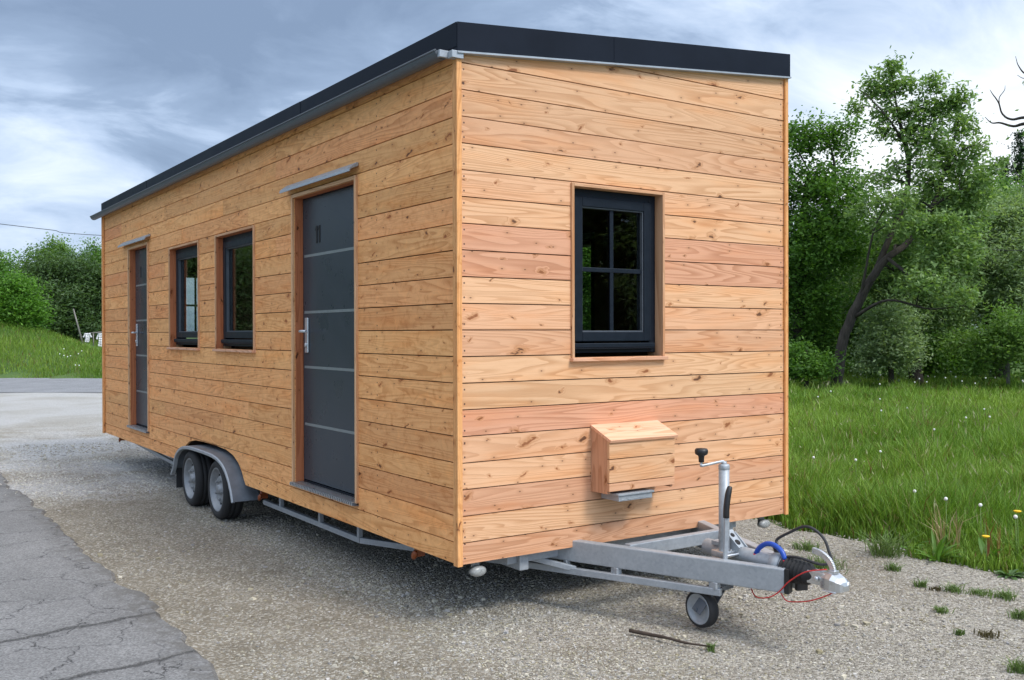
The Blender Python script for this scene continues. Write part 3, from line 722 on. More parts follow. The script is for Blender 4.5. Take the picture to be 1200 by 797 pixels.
def sheet(name, xs, ys, zoff, mt, mask=None, smooth=True):
    X_, Y_ = np.meshgrid(xs, ys, indexing='ij'); Z_ = terrain(X_, Y_)+zoff
    nx, ny = len(xs), len(ys); v = np.stack([X_, Y_, Z_], -1).reshape(-1, 3)
    f = []
    for i in range(nx-1):
        for j in range(ny-1):
            if mask and not mask((xs[i]+xs[i+1])/2, (ys[j]+ys[j+1])/2): continue
            a = i*ny+j; f.append((a, a+ny, a+ny+1, a+1))
    me = bpy.data.meshes.new(name); me.from_pydata([tuple(p) for p in v], [], f); me.materials.append(mt)
    me.polygons.foreach_set('use_smooth', [smooth]*len(me.polygons)); me.update()
    o = bpy.data.objects.new(name, me); col.objects.link(o); o['kind'] = 'structure'; return o
def soil():
    m_, nt, b = mat('meadow_soil')
    co = nt.new('ShaderNodeTexCoord').outputs['Object']
    n = nt.noise(co, .35, 5, .6); n2 = nt.noise(co, 7.0, 5, .7)
    c = nt.mix(nt.sstep(n, .35, .65), (.045, .105, .015), (.075, .135, .022)); c = nt.mix(nt.sstep(n2, .5, .75), c, (.06, .065, .025))
    setc(nt, b, c); b.inputs['Roughness'].default_value = .95; bump(nt, b, n2, .8, .08); return m_
def gravel():
    m_, nt, b = mat('gravel')
    co = nt.new('ShaderNodeTexCoord').outputs['Object']; x, y, _ = nt.sep(co)
    v = nt.new('ShaderNodeTexVoronoi', voronoi_dimensions='2D', ins={'Vector': co, 'Scale': 75.0}); v2 = nt.new('ShaderNodeTexVoronoi', voronoi_dimensions='2D', ins={'Vector': co, 'Scale': 160.0})
    r, g, _b = nt.sep(v.outputs['Color']); r2, g2, _c = nt.sep(v2.outputs['Color'])
    big = nt.noise(co, .55, 5, .6, .4); mid = nt.noise(co, 2.6, 5, .65, .3); fine = nt.noise(co, 22.0, 4, .7)
    stone = nt.ramp(nt.math('ADD', nt.math('MULTIPLY', r, .6), nt.math('MULTIPLY', r2, .4)), [(.15, (.17, .154, .125)), (.5, (.36, .332, .278)), (.85, (.54, .508, .445))])
    earth = nt.ramp(mid, [(.3, (.170, .142, .098)), (.7, (.30, .258, .188))])
    # packed earth strip beside the tarmac, washed pale gravel further back
    strip = nt.math('MULTIPLY', nt.sstep(nt.math('ADD', x, nt.math('MULTIPLY', nt.math('SUBTRACT', big, .5), 1.6)), .5, -.4), nt.sstep(nt.math('ADD', y, nt.math('MULTIPLY', nt.math('SUBTRACT', mid, .5), 2.2)), 5.4, 5.0))
    ef = nt.math('MULTIPLY', nt.math('MAXIMUM', nt.math('MULTIPLY', strip, .85), nt.sstep(big, .52, .72)), nt.sstep(nt.math('ADD', g, nt.math('MULTIPLY', mid, .8)), 1.3, .55))
    c = nt.mix(ef, stone, earth)
    pale = nt.math('MULTIPLY', nt.sstep(nt.math('ADD', y, nt.math('MULTIPLY', nt.math('SUBTRACT', mid, .5), 2.0)), 5.2, 5.9), nt.sstep(big, .62, .42))
    c = nt.mix(nt.math('MULTIPLY', pale, .75), c, nt.ramp(r, [(.1, (.36, .36, .36)), (.9, (.68, .68, .68))]))
    c = nt.mix(nt.math('MULTIPLY', nt.sstep(y, 11, 16), .6), c, (.48, .475, .455))
    c = nt.mix(nt.math('MULTIPLY', nt.sstep(fine, .55, .8), .35), c, (.11, .095, .075))
    setc(nt, b, c); b.inputs['Roughness'].default_value = .92; b.inputs['Specular IOR Level'].default_value = .25
    h = nt.math('ADD', nt.math('SUBTRACT', nt.math('MULTIPLY', r, .4), nt.math('MULTIPLY', v.outputs['Distance'], 1.0)), nt.math('ADD', nt.math('MULTIPLY', fine, .8), nt.math('MULTIPLY', v2.outputs['Distance'], -.5)))
    bump(nt, b, h, .9, .012); return m_
def asphalt(name, cracks=True, base=(.195, .194, .192)):
    m_, nt, b = mat(name)
    co = nt.new('ShaderNodeTexCoord').outputs['Object']; x, y, _ = nt.sep(co)
    v = nt.new('ShaderNodeTexVoronoi', voronoi_dimensions='2D', ins={'Vector': co, 'Scale': 130.0}).outputs['Color']; r, g, _b = nt.sep(v)
    n = nt.noise(co, 1.1, 6, .62); n3 = nt.noise(co, 60, 3, .7)
    c = nt.mix(1.0, base, nt.ramp(n, [(.3, .82), (.7, 1.16)]), 'MULTIPLY'); c = nt.mix(1.0, c, nt.ramp(r, [(0, .62), (1, 1.32)]), 'MULTIPLY')
    c = nt.mix(nt.math('MULTIPLY', nt.sstep(n3, .52, .8), .4), c, (.09, .092, .095))
    h = nt.math('ADD', nt.math('MULTIPLY', r, .35), n3)
    if cracks:
        wx = nt.noise(co, 2.3, 5, .65); wy = nt.noise(nt.new('ShaderNodeVectorMath', operation='ADD', ins={0: co, 1: (7.3, 3.1, 0)}).outputs[0], 2.3, 5, .65)
        wv = nt.com(nt.math('MULTIPLY_ADD', wx, .55, x), nt.math('MULTIPLY_ADD', wy, .55, y))
        e = nt.new('ShaderNodeTexVoronoi', voronoi_dimensions='2D', feature='DISTANCE_TO_EDGE', ins={'Vector': wv, 'Scale': 1.9, 'Randomness': 1.0}).outputs['Distance']
        big = nt.noise(co, .8, 2)
        cr = nt.math('MULTIPLY', nt.math('SUBTRACT', 1.0, nt.sstep(e, .002, .011)), nt.sstep(nt.noise(co, 1.7, 3), .36, .50))
        # two repaired transverse joints
        def joint(y0, k):
            dd = nt.math('ABSOLUTE', nt.math('SUBTRACT', nt.math('MULTIPLY_ADD', nt.math('SUBTRACT', wx, .5), .22, nt.math('MULTIPLY_ADD', x, k, y)), y0))
            return nt.math('SUBTRACT', 1.0, nt.sstep(dd, .006, .030)), nt.math('SUBTRACT', 1.0, nt.sstep(dd, .03, .16))
        ja, jb = joint(1.30, -.10); jc, jd = joint(.48, -.06)
        soft = nt.math('MAXIMUM', jb, jd)
        c = nt.mix(nt.math('MULTIPLY', soft, .45), c, nt.mix(1.0, c, (.72, .72, .72), 'MULTIPLY'))
        cr = nt.math('MAXIMUM', cr, nt.math('MULTIPLY', nt.math('MAXIMUM', ja, jc), nt.sstep(n3, .3, .55)))
        halo = nt.math('MULTIPLY', nt.math('SUBTRACT', 1.0, nt.sstep(e, .0, .05)), .28)
        c = nt.mix(halo, c, (.13, .13, .135)); c = nt.mix(nt.math('MULTIPLY', cr, .85), c, (.035, .034, .033))
        ed = nt.sstep(nt.math('MULTIPLY_ADD', nt.math('SUBTRACT', wx, .5), .5, x), -1.42, -1.20)
        c = nt.mix(nt.math('MULTIPLY', nt.math('MULTIPLY', ed, nt.sstep(nt.noise(co, 14, 4, .7), .38, .6)), .8), c, (.105, .10, .09))
        h = nt.math('SUBTRACT', h, nt.math('MULTIPLY', cr, 3.0))
    setc(nt, b, c); b.inputs['Roughness'].default_value = .85; bump(nt, b, h, .55, .006); return m_
M['soil'] = soil(); M['gravel'] = gravel(); M['asphalt'] = asphalt('cracked_asphalt'); M['asphalt_far'] = asphalt('far_asphalt', False, (.21, .215, .225))
def spaced(lo, hi, fine_lo, fine_hi, step, coarse):
    a = list(np.arange(fine_lo, fine_hi, step)); l = []; x = fine_lo; s = coarse
    while x > lo: x -= s; s *= 1.35; l.append(max(x, lo))
    r = []; x = fine_hi; s = coarse
    while x < hi: r.append(x); x += s; s *= 1.35
    return np.array(sorted(set(l))+a+r+[hi])
gx_ = spaced(-400, 500, -30, 75, 1.5, 3); gy_ = spaced(-300, 600, -25, 95, 1.5, 3)
sheet('ground', gx_, gy_, -.03, M['soil'])
# gravel yard: jagged boundary to the meadow
yd = MB(); edge_r = lambda y: 3.50+.07*math.sin(y*2.1)+.06*math.sin(y*5.3+1)+.04*math.sin(y*11+2)+.12*max(0, -1-y)*.3
ysamp = list(np.arange(-9, 26, .12)); NXG = 60
me = bpy.data.meshes.new('gravel_yard'); vs = []; fc = []
for y in ysamp:
    xr = edge_r(y)+(0 if y < 9 else (y-9)*.5); xl = -1.32
    for i in range(NXG+1):
        t = i/NXG; x = xl+(xr-xl)*t
        z = .012*math.sin(x*1.7+y*.9)*math.sin(y*.8-x*.6)*(1 if -1.1 < x else 0)
        vs.append((x, min(y, road_near(x)+.3), z-.006))
for j in range(len(ysamp)-1):
    for i in range(NXG):
        a = j*(NXG+1)+i; fc.append((a, a+1, a+NXG+2, a+NXG+1))
me.from_pydata(vs, [], fc); me.materials.append(M['gravel']); me.polygons.foreach_set('use_smooth', [True]*len(fc)); me.update()
yard = bpy.data.objects.new('gravel_yard', me); col.objects.link(yard); yard['kind'] = 'structure'
# asphalt lane with a broken edge
rl = MB(); rr = random.Random(4); pe = []
y = -9.0; wv_ = 0
while y < 26:
    wv_ = wv_*.6+rr.uniform(-.03, .03); pe.append((-1.205+wv_+.018*math.sin(y*1.6)+(.03 if 1.35 < y < 1.75 else 0), y)); y += rr.uniform(.05, .11)
for (xa_, ya_), (xb_, yb_) in zip(pe, pe[1:]):
    rl.poly([(-7.5, ya_, .016), (xa_-.02, ya_, .016), (xb_-.02, yb_, .016), (-7.5, yb_, .016)])
    rl.poly([(xa_-.02, ya_, .016), (xa_+.018, ya_, -.02), (xb_+.018, yb_, -.02), (xb_-.02, yb_, .016)])
ro = rl.build('asphalt_lane', M['asphalt']); ro['kind'] = 'structure'
# far road across the picture
fr_ = MB(); xs_ = np.arange(-40, 14, 1.0)
for a, b in zip(xs_, xs_[1:]): fr_.poly([(a, road_near(a), .006), (b, road_near(b), .006), (b, road_far(b)+.3, .010), (a, road_far(a)+.3, .010)])
o = fr_.build('far_road', M['asphalt_far']); o['kind'] = 'structure'

# loose stones on the yard (stuff)
def stones(n):
    pts = []
    while len(pts) < n:
        k = n*3
        r_ = RNG.uniform(2.6, 15, k); p_keep = RNG.uniform(0, 1, k) < (2.6/r_)**.9
        a = RNG.uniform(-.62, .60, k)+YAW
        x = CAM[0]+r_*np.sin(a); y = CAM[1]+r_*np.cos(a)
        clump = .5+.5*np.sin(x*1.9+1.3*np.sin(y*1.1))*np.sin(y*1.7+x)
        strip = (x < -.2) & (y < 5.2)
        keep = p_keep & (x > -1.17-RNG.exponential(.10, k)*(RNG.random(k) < .35)) & (x < 3.7) & (RNG.uniform(0, 1, k) < np.where(strip, .06+.20*clump, .30+.6*clump))
        pts += list(zip(x[keep], y[keep]))
    pts = np.array(pts[:n])
    far = np.hypot(pts[:, 0]-CAM[0], pts[:, 1]-CAM[1])
    sz = (.0019+.0036*RNG.random(n)**2.5)*(.75+far*.06)
    clm = .5+.5*np.sin(pts[:, 0]*2.7+1+np.sin(pts[:, 1]*1.3))*np.sin(pts[:, 1]*2.1+np.sin(pts[:, 0]*3.1)); big = RNG.random(n) < .10*clm**3; sz[big] *= RNG.uniform(1.6, 2.6, big.sum())
    patch = (pts[:, 1] > 5.4) & (pts[:, 1] < 9); sz[patch] *= 1.25
    cube = np.array([(-1, -1, -1), (1, -1, -1), (1, 1, -1), (-1, 1, -1), (-1, -1, 1), (1, -1, 1), (1, 1, 1), (-1, 1, 1)], float)
    V = cube[None]+RNG.uniform(-.45, .45, (n, 8, 3)); V *= RNG.uniform(.6, 1.25, (n, 1, 3)); V[:, :, 2] *= .7
    th = RNG.uniform(0, 6.28, n); c, s = np.cos(th), np.sin(th)
    X_ = V[:, :, 0]*c[:, None]-V[:, :, 1]*s[:, None]; Y_ = V[:, :, 0]*s[:, None]+V[:, :, 1]*c[:, None]
    V = np.stack([X_, Y_, V[:, :, 2]], -1)*sz[:, None, None]
    V[:, :, 0] += pts[:, 0, None]; V[:, :, 1] += pts[:, 1, None]
    V[:, :, 2] += (.012*np.sin(pts[:, 0]*1.7+pts[:, 1]*.9)*np.sin(pts[:, 1]*.8-pts[:, 0]*.6)-.006+sz*.25+.018*(pts[:, 0] < -1.19))[:, None]
    Q = V[:, [[4, 5, 6, 7], [0, 1, 5, 4], [1, 2, 6, 5], [2, 3, 7, 6], [3, 0, 4, 7]]].reshape(-1, 4, 3)
    g = RNG.uniform(.22, .56, n); w = RNG.uniform(-.02, .05, n)
    C = np.stack([g*.97+w*.8+.005, g*.935+w*.4, g*.86-w-.01], -1); C[patch] = C[patch]*.8+.24
    return Q, np.repeat(np.clip(C, .03, .7), 5, 0)
Q, C = stones(80000)
o = quads_obj('gravel_stones', Q, C, M['stone']); o['kind'] = 'stuff'; o['label'] = 'loose crushed stones scattered over the gravel yard'

# ------------------------------------------------------------------ GRASS
def blades(px, py, pz, h, w, col0, lean=.35, seg_tilt=.5):
    n = len(px); th = RNG.uniform(0, 2*np.pi, n); ln = RNG.normal(0, lean, (n, 2))*h[:, None]
    sd_ = np.stack([np.cos(th), np.sin(th), np.zeros(n)], -1)*w[:, None]*.5
    b = np.stack([px, py, pz-.02], -1); m_ = b+np.stack([ln[:, 0]*.35, ln[:, 1]*.35, h*.6+.02], -1); t = b+np.stack([ln[:, 0], ln[:, 1], h*RNG.uniform(.8, 1.05, n)+.02], -1)
    q1 = np.stack([b-sd_, b+sd_, m_+sd_*.8, m_-sd_*.8], 1); q2 = np.stack([m_-sd_*.8, m_+sd_*.8, t+sd_*.08, t-sd_*.08], 1)
    return np.concatenate([q1, q2]), np.concatenate([col0, col0*1.08])
def value_noise(x, y, s):
    return .5+.25*(np.sin(x*s+1.7*np.sin(y*s*.7))+np.sin(y*s*1.3+1.3*np.sin(x*s*.9+2)))
def grass_cols(n, x, y):
    t = np.clip(.5*value_noise(x, y, .9)+.6*value_noise(x+3, y, .33)-.05+RNG.normal(0, .2, n), 0, 1)[:, None]
    c = (1-t)*np.array([.090, .195, .022])+t*np.array([.240, .350, .055])
    c *= RNG.uniform(.7, 1.3, (n, 1))
    k = RNG.random(n); dry = k < .035; c[dry] = np.array([.30, .24, .12])*RNG.uniform(.6, 1.1, (dry.sum(), 1))
    red = (k > .985); c[red] = np.array([.16, .06, .03]); return c
def meadow(n):
    r_ = np.exp(RNG.uniform(np.log(5.2), np.log(34), n*2)); a = YAW+RNG.uniform(.20, .56, n*2)
    x = CAM[0]+r_*np.sin(a); y = CAM[1]+r_*np.cos(a)
    edge = 3.58+.10*np.sin(y*2.1)+.09*np.sin(y*5.3+1)+.05*np.sin(y*11+2)+.05*np.maximum(0, -1-y)*1.2+RNG.exponential(.11, n*2)-.05
    clump = value_noise(x, y, 3.1)
    path = np.exp(-(((x-10.4)/1.3)**2+((y-5.4-.15*(x-10.4))/.45)**2))
    keep = (x > edge) & (RNG.random(n*2) < .35+.65*clump) & (RNG.random(n*2) > path*.85) & (y > -8)
    x, y, r_, clump = x[keep][:n], y[keep][:n], r_[keep][:n], clump[keep][:n]; n = len(x)
    rim = np.clip((x-3.5)/.45, .35, 1)
    h = (.12+.20*RNG.random(n)*(.45+clump))*rim*(1+.25*(value_noise(x, y, .6)-.5)); w = .0038+.00085*r_
    tall = RNG.random(n) < .07; h[tall] *= 1.45; w[tall] *= .6
    c = grass_cols(n, x, y); Q, C = blades(x, y, terrain(x, y)-.02, h, w, c, .27)
    k = np.where(tall & (RNG.random(n) < .045*np.clip(14/r_, .15, 1)))[0]; tip = Q[n+k]; ct = (tip[:, 2]+tip[:, 3])/2; up_ = np.array([0, 0, 1.0]); wv = np.stack([RT[0]*w[k]*.8, RT[1]*w[k]*.8, 0*k], -1); ln = RNG.normal(0, .02, (len(k), 3))+up_*.04
    P = np.stack([ct-ln*.5, ct+wv, ct+ln, ct-wv], 1); return np.concatenate([Q, P]), np.concatenate([C, np.array([.30, .31, .16])*RNG.uniform(.6, 1.25, (len(k), 1))])
Q, C = meadow(300000)
g = quads_obj('meadow_grass', Q, C, M['grass']); g['kind'] = 'stuff'; g['label'] = 'tall lush meadow grass beside the gravel yard'
def bank(n):
    y = RNG.uniform(22, 60, n*3); x = RNG.uniform(-24, 13, n*3)
    d = y-road_far(x); keep = (d > .2) & (RNG.random(n*3) < np.exp(-d/16))
    x, y, d = x[keep][:n], y[keep][:n], d[keep][:n]; n = len(x)
    h = RNG.uniform(.10, .30, n)*(.6+.7*value_noise(x, y, .8))*np.clip(d/1.5, .35, 1); w = RNG.uniform(.012, .03, n)
    return blades(x, y, terrain(x, y)-.03, h, w, grass_cols(n, x, y)*.85)
Q, C = bank(120000)
g = quads_obj('bank_grass', Q, C, M['grass']); g['kind'] = 'stuff'; g['label'] = 'long grass on the bank beyond the far road'

# weeds, docks, dandelions
def tuft(name, x, y, n, rad, h, w, c0, lean=.9):
    a = RNG.uniform(0, 6.28, n); r_ = rad*np.sqrt(RNG.random(n)); hx = np.full(n, h)*RNG.uniform(.5, 1.1, n)
    r_ = r_*(1+.25*np.sin(a*3+x*7))*RNG.uniform(.3, 1, n); cc = np.array(c0)*RNG.uniform(.7, 1.3, (n, 1)); Q, C = blades(r_*np.cos(a), r_*np.sin(a), np.zeros(n), hx, np.full(n, w), cc, lean)
    o = quads_obj(name, Q, C, M['grass']); o.location = (x, y, 0.0); return o
gw = 'small weed tufts growing in the gravel'
wl_ = [(3.30, -.22, .17, .16, 'wide low weed tuft in the gravel against the meadow edge'), (2.73, -.83, .05, .05, 'small green tuft nearest behind the coupling in open gravel'), (2.80, -1.0, .07, .05, 'flat green tuft right of the twin brown tufts in the gravel'),
       (2.60, -1.50, .06, .05, 'green tuft at the right picture edge in the gravel'), (2.87, -1.13, .09, .035, 'long flat weed patch in gravel below the meadow corner'), (2.90, -1.25, .07, .05, 'bushy tuft in gravel right of the long flat weed patch'),
       (1.79, -1.93, .06, .05, 'lowest tuft at the bottom right corner of the gravel'), (2.08, -1.47, .03, .02, 'tiny sprig alone in the middle of the right gravel'), (2.97, .20, .11, .07, 'green tuft in the gravel behind the black cable loop'), (2.60, -.22, .16, .09, 'broad tuft in the gravel right behind the coupling handle'),
       (2.36, -1.20, .05, .03, 'thin tuft left of the brown patch in the gravel'), (2.95, -.50, .07, .06, 'tuft in gravel in front of the light green dock leaves'), (.86, -.93, .025, .03, 'tiny green sprig at the end of the dark stick')]
for x, y, rad, h, lab in wl_:
    tag(tuft('weed_tuft', x, y, int(16+rad*1100), rad, h*1.0, .006, (.12, .185, .055)), lab, 'weed', gw)
for x, y, rad, lab in ((2.17, -1.57, .07, 'dark brownish weed patch alone in the right gravel'), (2.74, -.93, .05, 'dry brown weed beside small green tufts in gravel')):
    tag(tuft('weed_tuft', x, y, 70, rad, .022, .006, (.09, .075, .035)), lab, 'weed', gw)
def leafy(name, x, y, n, ln, wd, c0, lab, cat, tilt=.8):
    o = empty(name, (x, y, 0)); qs = []; cs = []
    for k in range(n):
        a = random.uniform(0, 6.28); tl = random.uniform(.35, 1.25)*tilt; l_ = ln*random.uniform(.6, 1.1); w_ = wd*random.uniform(.7, 1.1)
        d = Vector((math.cos(a), math.sin(a), 0)); sdv = Vector((-math.sin(a), math.cos(a), 0)); p = d*random.uniform(0, .03); pr_ = None; cc = np.array(c0)*random.uniform(.75, 1.25)
        for i in range(7):
            t = i/6; e = tl-.9*t; wv = w_*math.sin(math.pi*min(1, .06+t*.93))**.8*.5; ww = sdv*wv; sag = Vector((0, 0, -wv*.35))
            row = (p-ww, p+sag*1.0, p+ww)
            if pr_: 
                for j in range(2): qs.append([pr_[j], pr_[j+1], row[j+1], row[j]]); cs.append(cc)
            pr_ = row; p = p+(d*math.cos(e)+Vector((0, 0, 1))*math.sin(e))*l_/6
    quads_obj('foliage', np.array([[tuple(v) for v in q] for q in qs]), np.array(cs), M['grass'], o)
    return tag(o, lab, cat)
leafy('dock_plant', 3.60, -.19, 6, .15, .06, (.12, .25, .05), 'broad leaved light green dock at the meadow edge', 'plant')
leafy('dock_plant', 3.42, -.50, 20, .21, .028, (.11, .23, .03), 'bright green strap leaved plant leaning over the gravel edge', 'plant', 1.25)
leafy('dock_plant', 3.66, -.72, 8, .17, .06, (.09, .20, .03), 'tall broad leaved plant under the yellow dandelion', 'plant', 1.1)
leafy('dock_plant', 3.42, -1.0, 30, .09, .03, (.09, .17, .05), 'low leafy weed cushion at the right end of the gravel edge', 'plant', .7)
# sorrel and dry stalks standing above the meadow grass
gs = 'dry stalks standing above the meadow grass'
def stalk(x, y, h, c0, lab, n):
    a = RNG.uniform(-.08, .08, n); b = RNG.uniform(-.10, .10, n)
    Q, C = blades(a, b, np.zeros(n), np.full(n, h)*RNG.uniform(.7, 1.1, n), np.full(n, .008), np.array(c0)*RNG.uniform(.7, 1.2, (n, 1)), .28)
    o = quads_obj('dry_stalk', Q, C, M['grass']); o.location = (x, y, float(terrain(x, y))); tag(o, lab, 'stalks', gs)
stalk(3.62, -.80, .34, (.24, .10, .05), 'reddish brown dry stalk next to the yellow dandelion', 12)
stalk(3.70, -.42, .36, (.38, .30, .17), 'pale straw coloured stalks above the light dock leaves', 26)
stalk(5.3, 1.9, .42, (.40, .33, .18), 'pale tall straws in the middle of the near meadow', 24)
stalk(5.0, 2.7, .42, (.18, .10, .06), 'brown sorrel clump near the house corner in the meadow', 40)
stalk(6.6, 1.7, .42, (.40, .33, .18), 'pale straws behind the seed heads further right', 22)
stalk(9.2, 3.2, .42, (.17, .09, .05), 'reddish sorrel clump in the middle distance of the meadow', 60)
gd = 'white dandelion seed heads standing in the meadow'
sd_me = None
def dandelion(x, y, h, r_=.020):
    global sd_me
    o = empty('dandelion', (x, y, float(terrain(x, y))))
    if sd_me is None:
        s_ = MB(); s_.tube([(0, 0, 0), (.01, .0, .5), (0, 0, 1)], .0025, 5); s1_ = s_.build('stem', M['dock'] if 'dock' in M else M['yellow'])
        p_ = MB()
        prof = [(math.sin(math.pi*i/6), -math.cos(math.pi*i/6)) for i in range(7)]; p_.lathe(prof, Matrix.Identity(4), 10); p1_ = p_.build('seed_head', M['seed']); sd_me = (s1_.data, p1_.data)
        bpy.data.objects.remove(s1_); bpy.data.objects.remove(p1_)
    for nm, me_, loc, sc in (('stem', sd_me[0], (0, 0, 0), (1, 1, h)), ('seed_head', sd_me[1], (0, 0, h), (r_, r_, r_))):
        c = bpy.data.objects.new(nm, me_); col.objects.link(c); c.parent = o; c.location = loc; c.scale = sc
    return tag(o, 'white dandelion seed head on a thin stem among meadow grass', 'dandelion', gd)
M['dock'] = simple('green_stem', (.12, .20, .05), .7, 0, .1, 10)
for x, y, h in ((4.94, 1.70, .42), (5.26, 1.47, .40), (6.0, 1.72, .42), (3.70, -.40, .44), (3.62, -.93, .40), (4.1, .1, .38), (3.75, -.62, .42), (5.6, 2.6, .42)): dandelion(x, y, h*.85, .013)
rd_ = random.Random(5)
for i in range(40):
    a = YAW+rd_.uniform(.285, .5); r_ = rd_.uniform(12, 31); r_ = rd_.choice([r_, rd_.uniform(24, 31)])
    dandelion(CAM[0]+r_*math.sin(a), CAM[1]+r_*math.cos(a), rd_.uniform(.32, .46), .006+.0005*r_)
for i in range(9):
    a = YAW-.428+rd_.uniform(-.012, .012); r_ = rd_.uniform(37, 41); dandelion(CAM[0]+r_*math.sin(a), CAM[1]+r_*math.cos(a), rd_.uniform(.30, .40), .022)
for x, y, h, lab in ((3.68, -.91, .36, 'larger yellow dandelion flower high in the meadow edge'), (3.50, -.80, .20, 'small orange yellow dandelion low beside the brown stalk')):
    o = empty('dandelion', (x, y, 0)); s_ = MB(); s_.tube([(0, 0, 0), (.01, 0, h*.5), (0, 0, h)], .003, 5); s_.build('stem', M['dock'], o)
    f_ = MB(); f_.lathe([(0, -.006), (.010, -.004), (.026, .008), (.020, .011), (.008, .012), (0, .012)], Matrix.Translation((0, 0, h)), 14); f_.build('flower', M['yellow'], o); tag(o, lab, 'dandelion')
# stick
st = MB(); st.tube(smooth_path([(.70, -.515, .012), (.745, -.62, .010), (.765, -.72, .016), (.80, -.82, .010), (.85, -.93, .014)], 5), [.010]*4+[.009]*6+[.007]*6+[.005]*5, 8)
tag(st.build('stick', M['stick']), 'thin dark stick lying on gravel before the jockey wheel', 'stick')
# stone heap at the foot of the leaning tree
sb = MB(); sb.lathe([(0, .30), (.22, .27), (.42, .16), (.50, .02), (.48, -.10)], Matrix.Diagonal((1.35, .9, 1, 1)), 14)
o = sb.build('boulder', simple('grey_boulder', (.17, .15, .13), .9, 0, .4, 5, .6)); p = at(978, 446, 25.6); o.location = (p[0], p[1], float(terrain(p[0], p[1])))
for v in o.data.vertices: v.co *= random.uniform(.86, 1.14)
tag(o, 'low grey boulder half hidden by grass below the leaning tree', 'boulder')

# ------------------------------------------------------------------ TREES
def leaf_cloud(clumps, nl, spread, ls, cols, aspect=1.9):
    """clumps (n,3): leaf quads scattered round each; colours vary clump by clump and leaf by leaf."""
    far_ = ls > .14; ls = ls*(.5 if far_ else .58); nl = int(nl*(1.9 if far_ else 1.8)); n = len(clumps); N = n*nl
    c = np.repeat(clumps, nl, 0)+RNG.normal(0, 1, (N, 3))*np.array(spread)*RNG.uniform(.55, 1.0, n).repeat(nl)[:, None]
    a = RNG.normal(0, 1, (N, 3)); a[:, 2] *= .6; a /= np.linalg.norm(a, axis=1)[:, None]
    up = RNG.normal(0, .55, (N, 3)); up[:, 2] += .8
    b = np.cross(a, up); b /= np.maximum(np.linalg.norm(b, axis=1), 1e-6)[:, None]
    s = ls*RNG.uniform(.6, 1.3, N)[:, None]; a = a*s*aspect*.5; b = b*s*.5
    q = np.stack([c-a, c+b*.9-a*.1, c+a, c-b*.9-a*.1], 1)
    t = np.repeat(np.clip(RNG.normal(.5, .28, n), 0, 1), nl)[:, None]
    k = (1-t)*np.array(cols[0])+t*np.array(cols[1]); k = k*RNG.uniform(1.0, 1.75, (N, 1)); return q, np.clip(k, 0, .5)
def blob_clumps(cn, rad, n, hollow=.45):
    d = RNG.normal(0, 1, (n, 3)); d /= np.linalg.norm(d, axis=1)[:, None]
    r_ = (hollow+(1-hollow)*RNG.random(n))**.8*RNG.choice([.7, .9, 1, 1, 1.15, 1.35], n)
    return np.array(cn)+d*r_[:, None]*np.array(rad)
def tree(name, lab, cat, stems, blobs, ls, cols, nl=26, group=None, bark_='bark', spread=.26, twigs=5, density=1.0, aspect=1.9, seed=0):
    """stems: list of (points, radii). blobs: (centre, radii, clumps). Limbs run from the nearest stem point to every blob."""
    b0 = Vector(stems[0][0][0]); o = empty(name, b0); rt = random.Random(seed+1)
    tk = MB(); allp = []
    for pts, rads in stems:
        sp = smooth_path(pts, 6); rr_ = np.interp(np.linspace(0, 1, len(sp)), np.linspace(0, 1, len(rads)), rads)
        wob = [Vector((rt.gauss(0, .07*r), rt.gauss(0, .07*r), 0)) for r in rr_]; sp = [p+w_ for p, w_ in zip(sp, wob)]
        tk.tube([p-b0 for p in sp], rr_, 9); allp += list(zip(sp, rr_))
    cl = []
    for cn, rad, n in blobs:
        k = blob_clumps(cn, rad, int(n*density)); cl.append(k); cv = Vector(cn)
        near = [(p, r) for p, r in allp if p.z < cn[2]-.1] or allp
        p, r = min(near, key=lambda q: (q[0]-cv).length+.5*max(0, q[0].z-cv.z))
        mid = p.lerp(cv, .5)+Vector((rt.uniform(-.2, .2), rt.uniform(-.2, .2), .12*(cv-p).length)); r1 = min(r*.6, .09)
        tk.tube([q-b0 for q in smooth_path([p, mid, cv], 4)], list(np.linspace(r1, r1*.35, 9)), 6)
        for t in range(min(twigs, len(k))):
            e = Vector(k[rt.randrange(len(k))]); m2 = cv.lerp(e, .5)+Vector((0, 0, .1)); s0_ = mid.lerp(cv, rt.uniform(.3, 1))
            tk.tube([s0_-b0, m2-b0, e-b0], [r1*.32, r1*.22, r1*.08], 5, cap=False)
    tk.build('trunk', M[bark_], o)
    cl = np.concatenate(cl)-np.array(b0)
    q, k = leaf_cloud(cl, nl, (spread, spread, spread*.7), ls, cols, aspect); quads_obj('crown', q, k, M['leaf'], o)
    return tag(o, lab, cat, group)
def gz_(p): return (p[0], p[1], float(terrain(p[0], p[1]))-.05)
def pb(px, py, d, rx, ry, n, ddep=0.0, rdep=None):
    """Blob centred on pixel (px, py) at distance d with pixel radii turned into metres."""
    k = d/FPX/math.cos(math.atan((px-600)/FPX)); a = rx*k; b = ry*k
    return (tuple(at(px, py, d+ddep)), (max(a, rdep or a), max(a, rdep or a), b), n)
DARK = ((.040, .100, .018), (.115, .220, .040)); MID = ((.080, .160, .036), (.155, .250, .065)); WIL = ((.150, .215, .105), (.240, .320, .165)); BRI = ((.055, .140, .018), (.110, .225, .032)); GREY = ((.115, .185, .075), (.200, .285, .120))
